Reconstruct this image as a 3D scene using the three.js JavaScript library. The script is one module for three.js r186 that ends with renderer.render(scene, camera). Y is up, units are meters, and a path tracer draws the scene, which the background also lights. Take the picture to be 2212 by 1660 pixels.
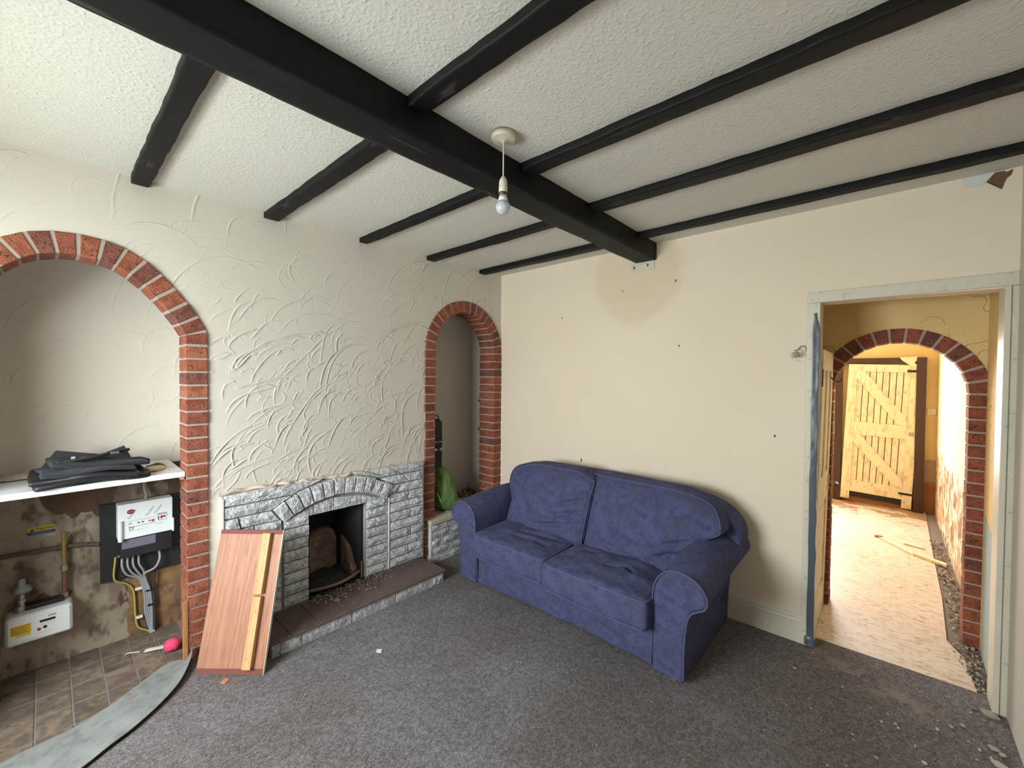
import * as THREE from 'three';
import { mergeGeometries, mergeVertices } from 'three/addons/utils/BufferGeometryUtils.js';
import { RoundedBoxGeometry } from 'three/addons/geometries/RoundedBoxGeometry.js';
import { RectAreaLightUniformsLib } from 'three/addons/lights/RectAreaLightUniformsLib.js';

// ------------------------------------------------------------------ camera, sky, daylight, exposure
// world: wall with the fireplace is x = 0, wall with the doorway is z = 0, y up, metres
const scene = new THREE.Scene();
const camera = new THREE.PerspectiveCamera(85.12, 2212 / 1660, 0.05, 60);
camera.position.set(2.8055, 1.55, 2.9533);
camera.rotation.set(-0.018825, 0.73208, 0.008796, 'YXZ');
scene.background = new THREE.Color(0.86, 0.93, 1.0);
const renderer = new THREE.WebGLRenderer();
renderer.toneMapping = THREE.LinearToneMapping;
renderer.toneMappingExposure = 1.06;
renderer.shadowMap.enabled = true;
RectAreaLightUniformsLib.init();
const CEIL = 2.52, ROOM_X = 3.24, ROOM_Z = 4.00, HALL_CEIL = 2.35;
const WIN = { x0: 0.45, x1: 1.7, y0: 0.9, y1: 1.95 };           // room window, in the wall behind the camera
const KIT = { x0: 1.25, x1: 2.2, y0: 0.75, y1: 2.0 };            // window of the room beyond the brick arch
function daylight(w, h, from, to, color, intensity) {
  const l = new THREE.RectAreaLight(color, intensity, w, h);
  l.position.set(...from); l.lookAt(...to); scene.add(l); return l;
}
// the room window looks out on bright sky above and on a dimmer green garden below
const WC = [(WIN.x0 + WIN.x1) / 2, (WIN.y0 + WIN.y1) / 2, ROOM_Z + 0.24];
daylight(WIN.x1 - WIN.x0, WIN.y1 - WIN.y0, WC, [WC[0], WC[1] - 0.9, WC[2] - 1], new THREE.Color(0.92, 0.985, 1.03), 29);
daylight(WIN.x1 - WIN.x0, WIN.y1 - WIN.y0, WC, [WC[0], WC[1] + 0.7, WC[2] - 1], new THREE.Color(0.88, 1.0, 0.84), 4.5);
daylight(KIT.x1 - KIT.x0, KIT.y1 - KIT.y0, [(KIT.x0 + KIT.x1) / 2, (KIT.y0 + KIT.y1) / 2, -3.95], [(KIT.x0 + KIT.x1) / 2, (KIT.y0 + KIT.y1) / 2, 0], new THREE.Color(1.0, 0.985, 0.965), 28);

// ------------------------------------------------------------------ helpers
const V = (x, y, z) => new THREE.Vector3(x, y, z);
const lin = (r, g, b) => new THREE.Color().setRGB(r, g, b);
const hex = (h) => new THREE.Color(h);
function rng(seed) { let a = seed >>> 0; return () => { a = (a + 0x6D2B79F5) | 0; let t = Math.imul(a ^ (a >>> 15), 1 | a); t = (t + Math.imul(t ^ (t >>> 7), 61 | t)) ^ t; return ((t ^ (t >>> 14)) >>> 0) / 4294967296; }; }
const clamp = (x, a, b) => Math.min(b, Math.max(a, x));
const smooth = (a, b, x) => { const t = clamp((x - a) / (b - a), 0, 1); return t * t * (3 - 2 * t); };
const lerp = (a, b, t) => a + (b - a) * t;
function hash(x, y, s) { let h = Math.imul(x, 374761393) + Math.imul(y, 668265263) + Math.imul(s, 1442695041) | 0; h = Math.imul(h ^ (h >>> 13), 1274126177); return ((h ^ (h >>> 16)) >>> 0) / 4294967296; }
function noise(x, y, s = 1, per = 0) {
  const xi = Math.floor(x), yi = Math.floor(y), fx = x - xi, fy = y - yi, u = fx * fx * (3 - 2 * fx), v = fy * fy * (3 - 2 * fy);
  const w = per ? (n) => ((n % per) + per) % per : (n) => n;
  const a = hash(w(xi), w(yi), s), b = hash(w(xi + 1), w(yi), s), c = hash(w(xi), w(yi + 1), s), d = hash(w(xi + 1), w(yi + 1), s);
  return a + (b - a) * u + (c - a) * v + (a - b - c + d) * u * v;
}
function fbm(x, y, s = 1, oct = 4, per = 0) { let t = 0, a = 0.5, n = 0; for (let i = 0; i < oct; i++) { t += a * noise(x, y, s + i * 17, per); n += a; x *= 2; y *= 2; per *= 2; a *= 0.5; } return t / n; }
function noise3(x, y, z, s = 1) { return (noise(x + z * 0.71, y - z * 0.37, s) + noise(y + 9.1, z + x * 0.43, s + 5) + noise(z - 3.3, x - y * 0.31, s + 9)) / 3; }

// textures: colour (f -> [r,g,b] in 0..1 sRGB) and relief (f -> height)
function tex(n, m, f, size, repeat = true) {
  const d = new Uint8Array(n * m * 4);
  for (let j = 0, o = 0; j < m; j++) for (let i = 0; i < n; i++, o += 4) { const c = f((i + 0.5) / n, (j + 0.5) / m, i, j); d[o] = clamp(c[0], 0, 1) * 255; d[o + 1] = clamp(c[1], 0, 1) * 255; d[o + 2] = clamp(c[2], 0, 1) * 255; d[o + 3] = 255; }
  const t = new THREE.DataTexture(d, n, m); t.colorSpace = THREE.SRGBColorSpace;
  return finish(t, size, repeat);
}
function relief(n, m, f, size, repeat = true) {
  const d = new Float32Array(n * m);
  if (typeof f === 'function') { for (let j = 0, o = 0; j < m; j++) for (let i = 0; i < n; i++, o++) d[o] = f((i + 0.5) / n, (j + 0.5) / m, i, j); } else d.set(f);
  const t = new THREE.DataTexture(d, n, m, THREE.RedFormat, THREE.FloatType);
  return finish(t, size, repeat);
}
function finish(t, size, repeat) {
  t.magFilter = THREE.LinearFilter; t.minFilter = THREE.LinearMipmapLinearFilter;
  t.wrapS = t.wrapT = repeat ? THREE.RepeatWrapping : THREE.ClampToEdgeWrapping;
  t.repeat.set(1 / size[0], 1 / size[1]); if (size.length > 2) t.offset.set(-size[2] / size[0], -size[3] / size[1]);
  t.needsUpdate = true; return t;
}
const mix3 = (a, b, t) => [lerp(a[0], b[0], t), lerp(a[1], b[1], t), lerp(a[2], b[2], t)];
const mul3 = (a, k) => [a[0] * k, a[1] * k, a[2] * k];
function std(o) { return new THREE.MeshPhysicalMaterial({ roughness: 0.8, metalness: 0, ...o }); }

// scene objects
const taken = {};
function numbered(n) { taken[n] = (taken[n] ?? -1) + 1; return taken[n] ? n + '_' + String(taken[n]).padStart(3, '0') : n; }
function part(name, g, m, parent, label) {
  const o = new THREE.Mesh(g, m); o.name = name; o.castShadow = o.receiveShadow = true; parent.add(o);
  if (label) o.userData.label = label; return o;
}
function thing(name, label, category, pos = [0, 0, 0], group) {
  const o = new THREE.Group(); o.name = numbered(name); o.position.set(...pos); o.userData = { label, category }; if (group) o.userData.group = group; scene.add(o); return o;
}
function single(name, g, m, label, category, group) {
  const o = part(numbered(name), g, m, scene); o.userData = { label, category }; if (group) o.userData.group = group; return o;
}
function struct(name, g, m, label) {
  const o = part(name, g, m, scene); o.userData = { label, kind: 'structure' }; return o;
}
function structGroup(name, label) { const o = new THREE.Group(); o.name = name; o.userData = { label, kind: 'structure' }; scene.add(o); return o; }

// geometry
function uvBox(g, ou = 0, ov = 0, turn = false) {            // texture coordinates in metres, by the way each face points
  if (g.index) g = g.toNonIndexed();
  const p = g.attributes.position, uv = new Float32Array(p.count * 2), a = V(), b = V(), c = V(), n = V();
  for (let i = 0; i < p.count; i += 3) {
    a.fromBufferAttribute(p, i); b.fromBufferAttribute(p, i + 1); c.fromBufferAttribute(p, i + 2);
    n.crossVectors(b.clone().sub(a), c.clone().sub(a));
    const x = Math.abs(n.x), y = Math.abs(n.y), z = Math.abs(n.z);
    [a, b, c].forEach((v, k) => {
      let s = x >= y && x >= z ? [v.z, v.y] : y >= z ? [v.x, v.z] : [v.x, v.y];
      if (turn) s = [s[1], s[0]];
      uv[(i + k) * 2] = s[0] + ou; uv[(i + k) * 2 + 1] = s[1] + ov;
    });
  }
  g.setAttribute('uv', new THREE.BufferAttribute(uv, 2));
  return g;
}
function outward(g) {                                          // flips a closed mesh that is inside out
  const p = g.attributes.position, ix = g.index.array; let vol = 0; const a = V(), b = V(), c = V();
  for (let i = 0; i < ix.length; i += 3) { a.fromBufferAttribute(p, ix[i]); b.fromBufferAttribute(p, ix[i + 1]); c.fromBufferAttribute(p, ix[i + 2]); vol += a.dot(b.cross(c)); }
  if (vol < 0) for (let i = 0; i < ix.length; i += 3) { const t = ix[i + 1]; ix[i + 1] = ix[i + 2]; ix[i + 2] = t; }
  return g;
}
function raw(pos, idx) { const g = new THREE.BufferGeometry(); g.setAttribute('position', new THREE.Float32BufferAttribute(pos, 3)); g.setIndex(new THREE.BufferAttribute(new Uint32Array(idx), 1)); return g; }
function flat(g, ou, ov) { g = uvBox(outward(g), ou, ov); g.computeVertexNormals(); return g; }
function smoothed(g, ou = 0, ov = 0) { g.deleteAttribute('uv'); g.deleteAttribute('normal'); g = mergeVertices(g, 1e-5); g.computeVertexNormals(); return uvBox(g, ou, ov); }
function slab(poly, w0, w1, bev, to3, ou = 0, ov = 0) {        // a block with the outline poly, chamfered at the w1 end
  const n = poly.length, pos = [], idx = []; let cx = 0, cy = 0; for (const q of poly) { cx += q[0] / n; cy += q[1] / n; }
  const ring = (k, w) => poly.forEach(([a, b]) => { const dx = cx - a, dy = cy - b, l = Math.hypot(dx, dy) || 1; pos.push(...to3(a + dx / l * k, b + dy / l * k, w)); });
  ring(0, w0); ring(0, w1 - Math.sign(w1 - w0) * bev); ring(bev * 1.3, w1);
  for (let i = 0; i < n; i++) { const j = (i + 1) % n; for (const r of [0, n]) idx.push(r + i, r + j, r + n + j, r + i, r + n + j, r + n + i); }
  for (let i = 1; i < n - 1; i++) { idx.push(0, i + 1, i); idx.push(2 * n, 2 * n + i, 2 * n + i + 1); }
  return flat(raw(pos, idx), ou, ov);
}
function rock(q, w0, w1, rnd, to3, nx = 4, ny = 2, amp = 0.012) {   // a split-faced stone: four corners, rough front
  const pos = [], idx = []; const id = (i, j) => j * (nx + 1) + i;
  for (let j = 0; j <= ny; j++) for (let i = 0; i <= nx; i++) {
    const u = i / nx, v = j / ny, edge = (i === 0 || i === nx || j === 0 || j === ny);
    const a = lerp(lerp(q[0][0], q[1][0], u), lerp(q[3][0], q[2][0], u), v), b = lerp(lerp(q[0][1], q[1][1], u), lerp(q[3][1], q[2][1], u), v);
    const inner = edge ? 0 : 0.25 / nx * Math.abs(q[1][0] - q[0][0]);
    pos.push(...to3(a + (rnd() - 0.5) * inner, b, edge ? w1 - amp * (0.5 + 0.5 * rnd()) : w1 + amp * 0.7 * (rnd() - 0.5)));
  }
  for (let j = 0; j < ny; j++) for (let i = 0; i < nx; i++) { const a = id(i, j), b = id(i + 1, j), c = id(i + 1, j + 1), d = id(i, j + 1); if ((i + j) % 2) idx.push(a, b, c, a, c, d); else idx.push(a, b, d, b, c, d); }
  const rim = []; for (let i = 0; i < nx; i++) rim.push(id(i, 0)); for (let j = 0; j < ny; j++) rim.push(id(nx, j)); for (let i = nx; i > 0; i--) rim.push(id(i, ny)); for (let j = ny; j > 0; j--) rim.push(id(0, j));
  const base = pos.length / 3; q.forEach(([a, b]) => pos.push(...to3(a, b, w0)));
  const corner = [0, nx, nx + ny, 2 * nx + ny];
  rim.forEach((r, k) => { const s = rim[(k + 1) % rim.length]; const seg = k < nx ? 0 : k < nx + ny ? 1 : k < 2 * nx + ny ? 2 : 3; idx.push(r, base + seg, s); if (corner.includes((k + 1) % rim.length)) idx.push(s, base + seg, base + (seg + 1) % 4); });
  idx.push(base, base + 2, base + 1, base, base + 3, base + 2);
  return flat(raw(pos, idx), rnd() * 3, rnd() * 3);
}
function box(x0, x1, y0, y1, z0, z1, r = 0) {
  const w = x1 - x0, h = y1 - y0, d = z1 - z0;
  const g = r ? new RoundedBoxGeometry(w, h, d, 2, r) : new THREE.BoxGeometry(w, h, d);
  g.translate((x0 + x1) / 2, (y0 + y1) / 2, (z0 + z1) / 2);
  return uvBox(g);
}
function softBox(w, h, d, nx, ny, nz, r, warp) {
  const g = new THREE.BoxGeometry(2, 2, 2, nx, ny, nz), p = g.attributes.position, v = V(), q = V(), half = V(w / 2, h / 2, d / 2);
  const spread = (t) => Math.sin(t * Math.PI / 2) * 0.5 + t * 0.5;
  for (let i = 0; i < p.count; i++) {
    v.fromBufferAttribute(p, i); v.set(spread(v.x) * half.x, spread(v.y) * half.y, spread(v.z) * half.z);
    q.set(clamp(v.x, -half.x + r, half.x - r), clamp(v.y, -half.y + r, half.y - r), clamp(v.z, -half.z + r, half.z - r));
    const dv = v.clone().sub(q); if (dv.lengthSq() > 1e-12) v.copy(q).add(dv.normalize().multiplyScalar(r));
    if (warp) warp(v);
    p.setXYZ(i, v.x, v.y, v.z);
  }
  return smoothed(g);
}
function tube(pts, r, seg = 40, rad = 8, closed = false) {
  return uvBox(new THREE.TubeGeometry(new THREE.CatmullRomCurve3(pts.map((p) => Array.isArray(p) ? V(...p) : p), closed, 'centripetal'), seg, r, rad, closed));
}
function lathe(pts, seg = 32) { return uvBox(new THREE.LatheGeometry(pts.map(([a, b]) => new THREE.Vector2(a, b)), seg)); }
function cyl(r, h, x, y, z, axis = 'y', seg = 20) {
  const g = new THREE.CylinderGeometry(r, r, h, seg); if (axis === 'x') g.rotateZ(Math.PI / 2); if (axis === 'z') g.rotateX(Math.PI / 2); g.translate(x, y, z); return uvBox(g);
}
function extr(pts, depth, basis, at, holes = [], bevel = 0, curve = 12) {     // outline pushed along a third axis
  const s = pts instanceof THREE.Shape ? pts : new THREE.Shape(pts.map(([a, b]) => new THREE.Vector2(a, b)));
  for (const h of holes) s.holes.push(new THREE.Path(h.map(([a, b]) => new THREE.Vector2(a, b))));
  const g = new THREE.ExtrudeGeometry(s, { depth, bevelEnabled: bevel > 0, bevelThickness: bevel, bevelSize: bevel, bevelOffset: -bevel, bevelSegments: 2, curveSegments: curve });
  if (basis) g.applyMatrix4(new THREE.Matrix4().makeBasis(...basis)); g.translate(...at);
  return g;
}
const BASIS_A = [V(0, 0, 1), V(0, 1, 0), V(-1, 0, 0)];      // outline (z, y), pushed towards -x
const BASIS_F = [V(1, 0, 0), V(0, 0, 1), V(0, -1, 0)];      // outline (x, z), pushed down
const toA = (a, b, w) => [w, b, a];                         // (z, y, x) -> world
// ------------------------------------------------------------------ surfaces
const rPlaster = (() => {                                     // trowelled swirls of the fireplace wall: arcs of raised plaster
  const N = 2048, M = 1536, SX = 3.5, SY = 2.625, d = new Float32Array(N * M), r = rng(71), px = N / SX;
  for (let j = 0, o = 0; j < M; j++) for (let i = 0; i < N; i++, o++) d[o] = 0.22 * fbm(i / 300, j / 300, 3, 3) + 0.05 * fbm(i / 26, j / 26, 4, 3) + 0.012 * hash(i, j, 5);
  const stamp = (x, y, nx, ny, h, s) => {
    const R = Math.ceil(s * 3 + 5), cx = Math.round(x), cy = Math.round(y);
    for (let b = -R; b <= R; b++) for (let a = -R; a <= R; a++) {
      const X = cx + a, Y = cy + b; if (X < 0 || Y < 0 || X >= N || Y >= M) continue;
      const dx = X - x, dy = Y - y, e = dx * nx + dy * ny, t = dx * -ny + dy * nx; if (Math.abs(t) > 2.2) continue;
      const v = e > 0 ? Math.exp(-e * e / (2 * s * s)) : Math.exp(-e * e / (2 * (s + 1.7) * (s + 1.7)));
      const o = Y * N + X, base = 0.22 * 0.5; const hh = h * v; if (hh > d[o] - base) d[o] = Math.max(d[o], base + hh * 0.9 + (d[o] - base) * 0.35);
    }
  };
  const arc = (u, v, rad, a0, a1, h, s) => {                  // u to the right as seen from the room, metres
    const n = Math.ceil(Math.abs(a1 - a0) * rad * px / 1.3), ph = r() * 9, sq = 0.75 + 0.5 * r();
    for (let k = 0; k <= n; k++) {
      const t = k / n, a = lerp(a0, a1, t), w = rad * (1 + 0.06 * Math.sin(t * 5 + ph)), ux = u + Math.cos(a) * w, vy = v + Math.sin(a) * w * sq;
      const amp = h * Math.pow(Math.sin(Math.PI * clamp(t * 0.93 + 0.04, 0, 1)), 0.5) * (0.35 + 0.85 * noise(t * 9 + ph, ph, 8)) * (noise(t * 23, ph, 12) < 0.14 ? 0.2 : 1);
      stamp((SX - ux) * px, vy * px, -Math.cos(a), Math.sin(a), amp, s * (0.7 + 0.6 * noise(t * 6, ph, 9)));
    }
  };
  const field = (u0, u1, v0, v1, count, h) => { for (let k = 0; k < count; k++) { const rad = 0.09 + 0.30 * r() * r(); const mid = 2.25 + (r() - 0.5) * 1.2, span = 0.5 + 1.1 * r(); arc(lerp(u0, u1, r()), lerp(v0, v1, r()), rad, mid - span * 0.6, mid + span * 0.6, h * (0.45 + 0.75 * r()), 0.9 + 0.8 * r()); if (r() < 0.6) arc(lerp(u0, u1, r()), lerp(v0, v1, r()), 0.02 + 0.05 * r(), r() * 6, r() * 6 + 1.4, h * 0.55, 0.9); } };
  // chimney breast (u = SX - z): dense below, thinner near the ceiling; sparse over and inside the arches
  field(1.25, 2.75, 0.75, 1.75, 210, 0.5); field(1.1, 2.6, 1.7, 2.5, 60, 0.3); field(0.0, 1.15, 1.9, 2.6, 40, 0.28); field(2.55, 3.5, 2.0, 2.6, 60, 0.42); field(0.2, 1.1, 0.9, 2.1, 34, 0.34);
  return relief(N, M, d, [SX, SY], false);
})();
const rPlasterFine = relief(512, 512, (u, v) => fbm(u * 8, v * 8, 21, 5, 8), [0.7, 0.7]);
const rArtex = relief(1024, 1024, (u, v) => { const a = noise(u * 200, v * 200, 31, 200), b = noise(u * 120, v * 120, 37, 120); return Math.pow(a, 3) * 0.7 + Math.pow(b, 4) * 0.9 + 0.25 * fbm(u * 9, v * 9, 33, 3, 9); }, [1.1, 1.1]);
const tCarpet = tex(2048, 2048, (u, v, i, j) => {
  const x = u * 3.4, z = v * 3.8 - 0.2, g = 0.72 * (hash(i, j, 41) - 0.5) + 0.6 * (noise(i / 2.3, j / 2.3, 42) - 0.5) + 0.35 * (noise(i / 7, j / 7, 45) - 0.5), p = fbm(x * 2.2, z * 2.2, 43, 4);
  let c = mix3([0.50, 0.485, 0.495], [0.45, 0.425, 0.415], smooth(0.3, 0.75, p + 0.05));
  c = mul3(c, 1 + 0.6 * g);
  const q = Math.hypot((x - 2.78) / 0.34, (z - 0.16 - (x - 2.78) * 0.35) / 0.11), dust = (1 - smooth(0.2, 1.3, q)) * smooth(0.38, 0.62, fbm(x * 16, z * 16, 44, 4));
  return mix3(c, [0.66, 0.63, 0.56], 0.5 * dust);
}, [3.4, 3.8, 0, -0.2], false);
const rCarpet = relief(512, 512, (u, v, i, j) => 0.6 * hash(i, j, 47) + 0.4 * noise(i / 3, j / 3, 48), [0.42, 0.42]);
const tWallBack = tex(1536, 1200, (u, v, i, j) => {
  const x = u * 3.3, y = v * 2.58; let c = mix3([0.905, 0.885, 0.82], [0.88, 0.85, 0.765], fbm(x * 1.6, y * 1.6, 51, 4));
  const edge = fbm(x * 5, y * 5, 52, 4) - 0.5, st = 1 - smooth(0.80, 1.05, Math.hypot((x - 1.4) / 0.36, (y - 2.33) / 0.42) + edge * 0.4);
  c = mix3(c, [0.835, 0.79, 0.665], st * (0.55 + 0.4 * edge));
  for (const [mx, my, s] of [[1.686, 2.228, 0.006], [1.716, 1.773, 0.005], [1.282, 2.206, 0.004], [2.30, 1.2, 0.005], [0.72, 2.05, 0.004], [0.93, 0.86, 0.007]]) if (Math.hypot(x - mx, (y - my) * 0.5) < s * (0.6 + 0.8 * noise(i / 3, j / 3, 54))) c = [0.36, 0.31, 0.26];
  const rub = Math.hypot((x - 2.415) / 0.05, (y - 1.69) / 0.045); if (rub < 1) c = mix3(c, [0.53, 0.48, 0.44], (1 - rub) * 0.9 * smooth(0.25, 0.55, noise(i / 5, j / 5, 56)));
  return mul3(c, 0.985 + 0.03 * hash(i, j, 55));
}, [3.3, 2.58], false);
const tBrick = tex(512, 512, (u, v, i, j) => { const a = fbm(u * 10, v * 10, 61, 5, 10), s = hash(i, j, 62); let c = mix3([1, 1, 1], [0.82, 0.78, 0.76], smooth(0.3, 0.8, a)); if (noise(u * 70, v * 70, 63, 70) > 0.82) c = mul3(c, 0.55); return mul3(c, 0.86 + 0.2 * s); }, [0.32, 0.32]);
const rBrick = relief(512, 512, (u, v, i, j) => { const w = fbm(u * 8, v * 8, 65, 3, 8); const wav = 0.5 + 0.5 * Math.sin((u * 20 + 5 * w) * 6.283) * Math.sin((v * 16 + 4 * w) * 6.283); return 0.35 * wav + 0.65 * fbm(u * 40, v * 40, 66, 3, 40); }, [0.32, 0.32]);
const tStone = tex(512, 512, (u, v, i, j) => { const a = fbm(u * 18, v * 18, 67, 5, 18); let c = mix3([0.97, 0.98, 0.985], [0.80, 0.805, 0.81], smooth(0.36, 0.68, a)); if (noise(u * 70, v * 70, 68, 70) > 0.8) c = mul3(c, 0.78); return mul3(c, 0.92 + 0.12 * hash(i, j, 69)); }, [0.3, 0.3]);
const rStone = relief(512, 512, (u, v) => { const a = fbm(u * 20, v * 20, 70, 4, 20); const b = 1 - Math.abs(2 * fbm(u * 34, v * 34, 72, 3, 34) - 1); return 0.5 * a + 0.6 * b * b; }, [0.3, 0.3]);
const tDamask = (() => {                                      // tone-on-tone flowers of the sofa cover
  const N = 1024, r = rng(81), f = new Float32Array(N * N);
  const petal = (cx, cy, ang, len, wid, val) => { const R = Math.ceil(len); for (let b = -R; b <= R; b++) for (let a = -R; a <= R; a++) { const x = a * Math.cos(ang) + b * Math.sin(ang), y = -a * Math.sin(ang) + b * Math.cos(ang); if (x < 0 || x > len) continue; const t = x / len, w = wid * Math.sin(Math.PI * Math.pow(t, 0.75)); if (Math.abs(y) < w) { const o = (((cy + b) % N + N) % N) * N + ((cx + a) % N + N) % N; f[o] = val * (Math.abs(y) < w * 0.12 ? 0.2 : 1); } } };
  for (let k = 0; k < 60; k++) { const cx = Math.floor(r() * N), cy = Math.floor(r() * N), n = 5 + Math.floor(r() * 4), a0 = r() * 6, s = 34 + 34 * r(); for (let m = 0; m < n; m++) petal(cx, cy, a0 + m * 6.283 / n, s, s * 0.3, 1); if (r() < 0.8) for (let m = 0; m < 5; m++) petal(cx + Math.floor((r() - 0.5) * 220), cy + Math.floor((r() - 0.5) * 220), r() * 6.3, 60 + 40 * r(), 12 + 8 * r(), 0.8); }
  return { f, N };
})();
const tSofa = tex(1024, 1024, (u, v, i, j) => { const p = tDamask.f[j * 1024 + i], n = fbm(u * 6, v * 6, 83, 4, 6), w = hash(i, j, 84) - 0.5; let c = mix3([0.315, 0.335, 0.475], [0.262, 0.275, 0.39], p * 0.9); c = mix3(c, [0.325, 0.31, 0.395], smooth(0.3, 0.8, n) * 0.6); return mul3(c, 0.97 + 0.15 * w); }, [0.36, 0.36]);
const rSofa = relief(512, 512, (u, v, i, j) => 0.5 * hash(i, j, 85) + 0.25 * (i % 3) / 2 + 0.25 * (j % 3) / 2, [0.3, 0.3]);
const grain = (s, a, b, c, ring) => (u, v, i, j) => { const y = u * ring + 0.5 * fbm(u * 6, v * 1.2, s, 3), w = 0.5 + 0.5 * Math.sin(y * 40 + 3 * fbm(u * 14, v * 2, s + 1, 3)); let k = mix3(a, b, 0.6 * w + 0.4 * fbm(u * 90, v * 5, s + 2, 3)); if (fbm(u * 200, v * 8, s + 3, 2) > 0.66) k = mix3(k, c, 0.5); return mul3(k, 0.96 + 0.07 * hash(i, j, s)); };
const tVeneer = tex(512, 1024, grain(91, [0.70, 0.51, 0.40], [0.625, 0.425, 0.32], [0.50, 0.315, 0.23], 1.6), [0.4, 0.8]);
const tPine = tex(256, 1024, grain(95, [0.865, 0.685, 0.49], [0.785, 0.585, 0.39], [0.62, 0.40, 0.20], 0.7), [0.2, 0.8]);
const tBeam = tex(256, 1024, (u, v, i, j) => { const n = fbm(u * 26, v * 4, 97, 4); let c = mix3([0.045, 0.046, 0.05], [0.08, 0.079, 0.078], n); c = mix3(c, [0.26, 0.245, 0.23], 0.8 * smooth(0.68, 0.8, fbm(u * 14, v * 9, 98, 5))); return mul3(c, 0.9 + 0.2 * hash(i, j, 99)); }, [0.35, 1.4]);
const rBeam = relief(256, 1024, (u, v) => 0.6 * fbm(u * 24, v * 3, 101, 4) + 0.4 * fbm(u * 6, v * 3, 102, 3), [0.35, 1.4]);
const tAlcove = tex(1024, 1024, (u, v, i, j) => {            // damp, stripped plaster below the alcove shelf
  const z = u * 1.1, y = v * 1.1, n = fbm(z * 5, y * 5, 111, 5); let c = mix3([0.68, 0.63, 0.56], [0.55, 0.49, 0.425], n);
  const tear = fbm(z * 8, y * 3.5, 112, 5) + 0.35 * smooth(0.62, 0.98, y) - 0.28 * Math.abs(z - 0.45); if (tear > 0.645) c = mix3([0.42, 0.31, 0.225], [0.345, 0.26, 0.20], fbm(z * 30, y * 30, 113, 3));
  const ply = y < 0.36 && z < 0.33 + 0.03 * fbm(1, y * 14, 114, 3) && z > 0.08; if (ply) c = mix3([0.60, 0.46, 0.32], [0.48, 0.35, 0.235], fbm(z * 5, y * 40, 115, 4));
  const run = smooth(0.52, 0.74, fbm(z * 11, y * 2.2, 116, 4)); c = mix3(c, [0.33, 0.28, 0.235], 0.55 * run);
  c = mix3(c, [0.27, 0.22, 0.18], 0.5 * smooth(0.5, 0.8, fbm(z * 34, y * 20, 117, 3)));
  return mul3(c, 0.95 + 0.1 * hash(i, j, 118));
}, [1.1, 1.1, 2.30, 0], false);
const tTile = tex(512, 512, (u, v, i, j) => { const a = fbm(u * 6, v * 6, 121, 5, 6); let c = mix3([0.54, 0.465, 0.395], [0.42, 0.37, 0.325], smooth(0.3, 0.7, a)); c = mix3(c, [0.31, 0.28, 0.25], 0.6 * smooth(0.35, 0.8, fbm(u * 22, v * 22, 122, 5, 22))); return mul3(c, 0.93 + 0.14 * hash(i, j, 123)); }, [0.5, 0.5]);
const tSheet = tex(512, 512, (u, v, i, j) => { const a = fbm(u * 7, v * 7, 125, 5, 7); let c = mix3([0.60, 0.615, 0.60], [0.47, 0.485, 0.48], a); c = mix3(c, [0.38, 0.37, 0.35], 0.4 * smooth(0.35, 0.85, fbm(u * 20, v * 20, 126, 5, 20))); return mul3(c, 0.95 + 0.1 * hash(i, j, 127)); }, [0.6, 0.6]);
const tHallFloor = tex(1024, 2048, (u, v, i, j) => {         // pale marbled lino, scuffed
  const x = u * 2.1, z = v * 3.9; let c = mix3([0.90, 0.845, 0.785], [0.86, 0.79, 0.72], fbm(x * 3, z * 3, 131, 4));
  const s = fbm(x * 26, z * 90, 132, 4); c = mix3(c, [0.66, 0.58, 0.50], 0.5 * smooth(0.55, 0.72, s));
  if (fbm(x * 34, z * 130, 134, 3) > 0.745) c = mix3(c, [0.42, 0.35, 0.29], 0.6);
  if (fbm(x * 7, z * 9, 133, 5) > 0.36 + z * 0.42) c = mix3(c, [0.60, 0.45, 0.31], 0.55 + 0.3 * noise(i / 3, j / 3, 137));
  const red = Math.abs(x - 1.30 - (z - 0.3) * 0.12); if (z < 0.75 && z > 0.1 && red < 0.035) c = mix3(c, [0.72, 0.33, 0.28], 0.45 * smooth(0.3, 0.6, noise(x * 40, z * 12, 135)));
  return mul3(c, 0.97 + 0.05 * hash(i, j, 136));
}, [2.1, 3.9, 1.2, -4.0], false);
const tHallWall = tex(1024, 1024, (u, v, i, j) => {          // cream distemper, blown and stripped below about 0.9 m
  const z = u * 3.4, y = v * 2.4, n = fbm(z * 4, y * 4, 141, 4); let c = mix3([0.955, 0.915, 0.81], [0.94, 0.885, 0.76], n);
  const line = 0.72 + 0.5 * (fbm(z * 3.5, y * 2, 142, 5) - 0.5);
  if (y < line) { const k = fbm(z * 9, y * 5, 143, 5); c = k > 0.55 ? [0.72, 0.60, 0.48] : k > 0.43 ? [0.88, 0.80, 0.69] : [0.62, 0.455, 0.33]; if (fbm(z * 24, y * 12, 144, 3) > 0.66) c = [0.47, 0.36, 0.28]; if (fbm(z * 13, y * 9, 145, 4) > 0.66) c = [0.90, 0.87, 0.81]; }
  return mul3(c, 0.96 + 0.07 * hash(i, j, 146));
}, [3.4, 2.4, -4.0, 0], false);
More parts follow.
